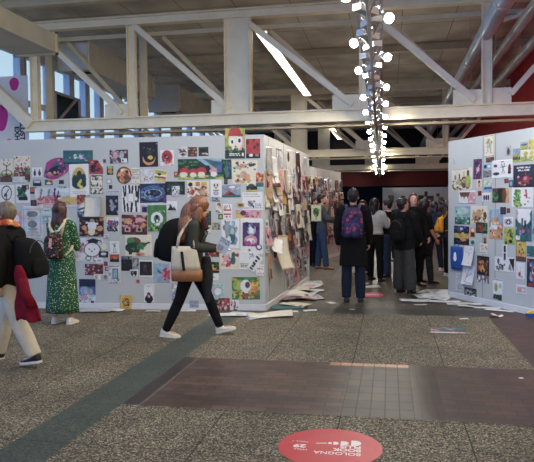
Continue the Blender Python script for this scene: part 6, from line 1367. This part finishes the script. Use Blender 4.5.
# 4. purple backpack man
x, y = footpos(353.5, 302)
p = Person((x, y), 0, 1.74, 'tall man in long black coat seen from behind in the aisle', legs=((0, 1.5, 0), (2, 1.5, 2)), arms=((4, 10, 14, 4), (2, 10, 12, 4)), head=(-4, 0), vox=.011)
p.body(); p.trousers(DJEANS, wide=.012); p.top(BLACKC, 'coat', z0=-.36, thick=.03, flare=.03, puff=.012)
p.hair(H_BK, 'short'); p.shoes(BSHOE, BSOLE)
backpack(p, GALAXY, 'purple and blue patterned backpack on the tall black-coated man', w_=.16, d_=.085, h_=.46, zc=.30, strap=cloth('violet_strap', (74, 66, 96), .1))

# 5. man by the further wall
x, y = footpos(322, 269)
p = Person((x, y), -80, 1.76, 'bearded dark-haired man in grey shirt and jeans facing the aisle', legs=((6, 3, 0), (-6, 3, 0)), arms=((20, 8, 70, 20), (16, 8, 60, 10)), head=(-5, 0), vox=.013)
p.body(); p.trousers(JEANS, wide=.01); p.top(cloth('grey_green_shirt', (70, 76, 74), .15), 'shirt', z0=-.1, thick=.022)
p.hair(H_BK, 'short'); p.shoes(TANB, BSOLE, boot=True)
mb = MB(); mb.ell(p.hc+p.RH@V((0, .045, -.075)), (.055, .045, .035), p.RH, 12, 8); p.build(mb, 'beard', H_BK, vox=.01)
# person behind him, all black
x, y = footpos(314, 267); p = Person((x-.05, y+.2), -60, 1.70, 'person in plain black standing behind the bearded man', head=(0, 0), vox=.016); p.body(); p.trousers(BLACKC); p.top(BLACKC, 'jumper'); p.hair(H_BK, 'short'); p.shoes(BSHOE, BSOLE)

# 6. long-haired woman half hidden between the tall man and the white sweater
q = at_depth(362.5, 204, 14.2)
p = Person((q.x, 14.2), 160, 1.60, 'dark long-haired woman facing us, half hidden by the tall man', head=(6, 0), fem=True, vox=.014); p.body(); p.trousers(BLACKC); p.top(DARKC, 'jumper'); p.hair(H_DK, 'long', .34); p.shoes(BSHOE, BSOLE)

# 7. white sweater
x, y = footpos(375, 281)
p = Person((x, y), -28, 1.62, 'woman in white sweater and black trousers seen from behind', legs=((-4, 6, 0), (8, 7, 0)), arms=((22, 12, 92, 25), (22, 12, 92, 25)), head=(-20, 0), fem=True, vox=.012)
p.body(); p.trousers(BLACKC, wide=.006, z1=.16); p.top(SWEAT, 'sweater', z0=.06, thick=.03, puff=.01); p.hair(H_BK, 'long', .25, 1.08); p.shoes(BSHOE, BSOLE)

# 8. young person in profile
x, y = footpos(388, 275.5)
p = Person((x, y-.25), 72, 1.60, 'short-haired young person in profile with white collar and black jacket', legs=((6, 3, 0), (-3, 3, 0)), arms=((15, 8, 50, 5), (10, 8, 40, 5)), head=(8, -4), vox=.013)
p.body(); p.trousers(JEANS, wide=.012); p.top(BLACKC, 'jacket', thick=.026, z0=-.08); p.hair(H_BK, 'short', vol=1.06); p.shoes(BSHOE, BSOLE, boot=True)
mb = MB(); mb.tube([p.neck+p.RT@V((.06*math.cos(a_), .01+.065*math.sin(a_), -.0)) for a_ in np.linspace(0, math.tau, 13)], .022, 8, cap=False); p.build(mb, 'white_collar', WHITE, vox=.01)

# 9. black puffer coat person
x, y = footpos(404, 293)
p = Person((x, y), -32, 1.60, 'person in black puffer coat and wide grey trousers looking up', legs=((0, 3, 0), (3, 3, 0)), arms=((12, 10, 30, 6), (12, 10, 30, 10)), head=(-28, 12), fem=True, vox=.011)
p.body(); p.trousers(GREYT, wide=.045); p.top(BLACKC, 'puffer_coat', z0=-.12, thick=.045, puff=.03); p.hair(H_BK, 'short', vol=1.02); p.shoes(BSHOE, BSOLE)
t = backpack(p, cloth('black_canvas_bag', (20, 20, 22), .3), 'flat black backpack worn over the black puffer coat', w_=.15, d_=.07, h_=.40, zc=.24, y0=-.165)

# 10. woman with pale face, behind
q = at_depth(414, 203, 12.15)
p = Person((q.x, 12.15), -150, 1.70, 'woman with pale upturned face just behind the puffer coat', arms=((8, 8, 20, 4), (8, 8, 20, 4)), head=(-18, 16), fem=True, vox=.012, skin=mat('pale_skin', (216, 172, 150), .5, var=.05))
p.body(); p.trousers(BLACKC); p.top(BLACKC, 'coat', z0=-.2, thick=.03); p.hair(H_CH, 'long', .2, .98); p.shoes(BSHOE, BSOLE)

# 11. curly haired woman in profile
x, y = footpos(425, 283)
p = Person((x, y), -70, 1.58, 'woman with dark curly hair and bare forearm in black dress', legs=((5, 3, 0), (-5, 3, 0)), arms=((6, 10, 22, 5), (10, 10, 50, 12)), head=(0, 0), fem=True, vox=.012, skin=SKIN2)
p.body(); p.trousers(DARKC, wide=.004); p.top(BLACKC, 'dress', z0=-.34, thick=.025, sleeve=.7, flare=.02); p.hair(H_BK, 'long', .3, 1.2); p.shoes(BSHOE, BSOLE, boot=True)

# 12. navy jacket
x, y = footpos(433, 268)
p = Person((x, y-.6), -40, 1.56, 'woman in navy jacket and jeans past the curly-haired one', legs=((6, 3, 0), (-6, 3, 0)), head=(10, 0), fem=True, vox=.013)
p.body(); p.trousers(DJEANS); p.top(cloth('navy_jacket_cloth', (28, 38, 58), .2), 'jacket', z0=-.1, thick=.035, puff=.01); p.hair(H_BK, 'long', .3, 1.05); p.shoes(WSHOE, SOLE)

# 13. person with the yellow bag beside the curved wall
q = on_floor(447, 272)
p = Person((q.x-.05, q.y-.95), -75, 1.58, 'dark-clothed person by the rounded wall end carrying yellow bag', head=(0, 0), fem=True, vox=.014)
p.body(); p.trousers(BLACKC); p.top(DARKC, 'jacket', thick=.028); p.hair(H_DK, 'long', .28); p.shoes(WSHOE, SOLE)
backpack(p, cloth('mustard_yellow_cloth', (206, 140, 40), .1), 'mustard yellow backpack peeking out at the rounded wall end', w_=.15, d_=.08, h_=.36, zc=.26)
# 14, 15 dim figures deeper in the hall
for (px, Y, face, lab, hm, tm, st) in ((398, 17.5, 150, 'dim short-haired figure deep behind the profile youth', H_BK, DARKC, 'short'), (443, 18.5, -20, 'dim long-haired figure deepest near the curved wall', H_BK, BLACKC, 'long')):
    q = at_depth(px, 205, Y); p = Person((q.x, Y), face, 1.62, lab, vox=.018, fem=True); p.body(); p.trousers(BLACKC); p.top(tm, 'jumper'); p.hair(hm, st, .25); p.shoes(BSHOE, BSOLE)
# ------------------------------------------------------------------ daylight and view
w = bpy.data.worlds.new('hall_daylight'); sc.world = w; w.use_nodes = True
nt = w.node_tree; bg = nt.nodes['Background']
tc = nt.nodes.new('ShaderNodeTexCoord'); sx = nt.nodes.new('ShaderNodeSeparateXYZ'); nt.links.new(tc.outputs['Generated'], sx.inputs[0])
r = nt.nodes.new('ShaderNodeValToRGB'); r.color_ramp.elements[0].position = .3; r.color_ramp.elements[0].color = (*lin((190, 181, 156)), 1)
r.color_ramp.elements[1].position = .9; r.color_ramp.elements[1].color = (*lin((96, 160, 250)), 1)
mr = nt.nodes.new('ShaderNodeVectorMath'); mr.operation = 'DOT_PRODUCT'; mr.inputs[1].default_value = (-.8, -.6, 0); nt.links.new(tc.outputs['Generated'], mr.inputs[0]); nt.links.new(mr.outputs['Value'], r.inputs['Fac'])
el = nt.nodes.new('ShaderNodeMapRange'); el.inputs[1].default_value = .1; el.inputs[2].default_value = .8; el.inputs[3].default_value = 2.3; el.inputs[4].default_value = 1.0
nt.links.new(sx.outputs[2], el.inputs[0]); nt.links.new(el.outputs[0], bg.inputs['Strength'])
bk = nt.nodes.new('ShaderNodeMapRange'); bk.inputs[1].default_value = .1; bk.inputs[2].default_value = .4; nt.links.new(sx.outputs[1], bk.inputs[0])
mxw = nt.nodes.new('ShaderNodeMix'); mxw.data_type = 'RGBA'; nt.links.new(bk.outputs[0], mxw.inputs['Factor']); nt.links.new(r.outputs['Color'], mxw.inputs['A']); mxw.inputs['B'].default_value = (*lin((146, 170, 186)), 1)
nt.links.new(mxw.outputs['Result'], bg.inputs['Color']); bg.inputs['Strength'].default_value = 2.0
sc.view_settings.view_transform = 'Standard'; sc.view_settings.look = 'None'; sc.view_settings.gamma = 1; sc.view_settings.use_curve_mapping = False
sc.view_settings.exposure = 0.0
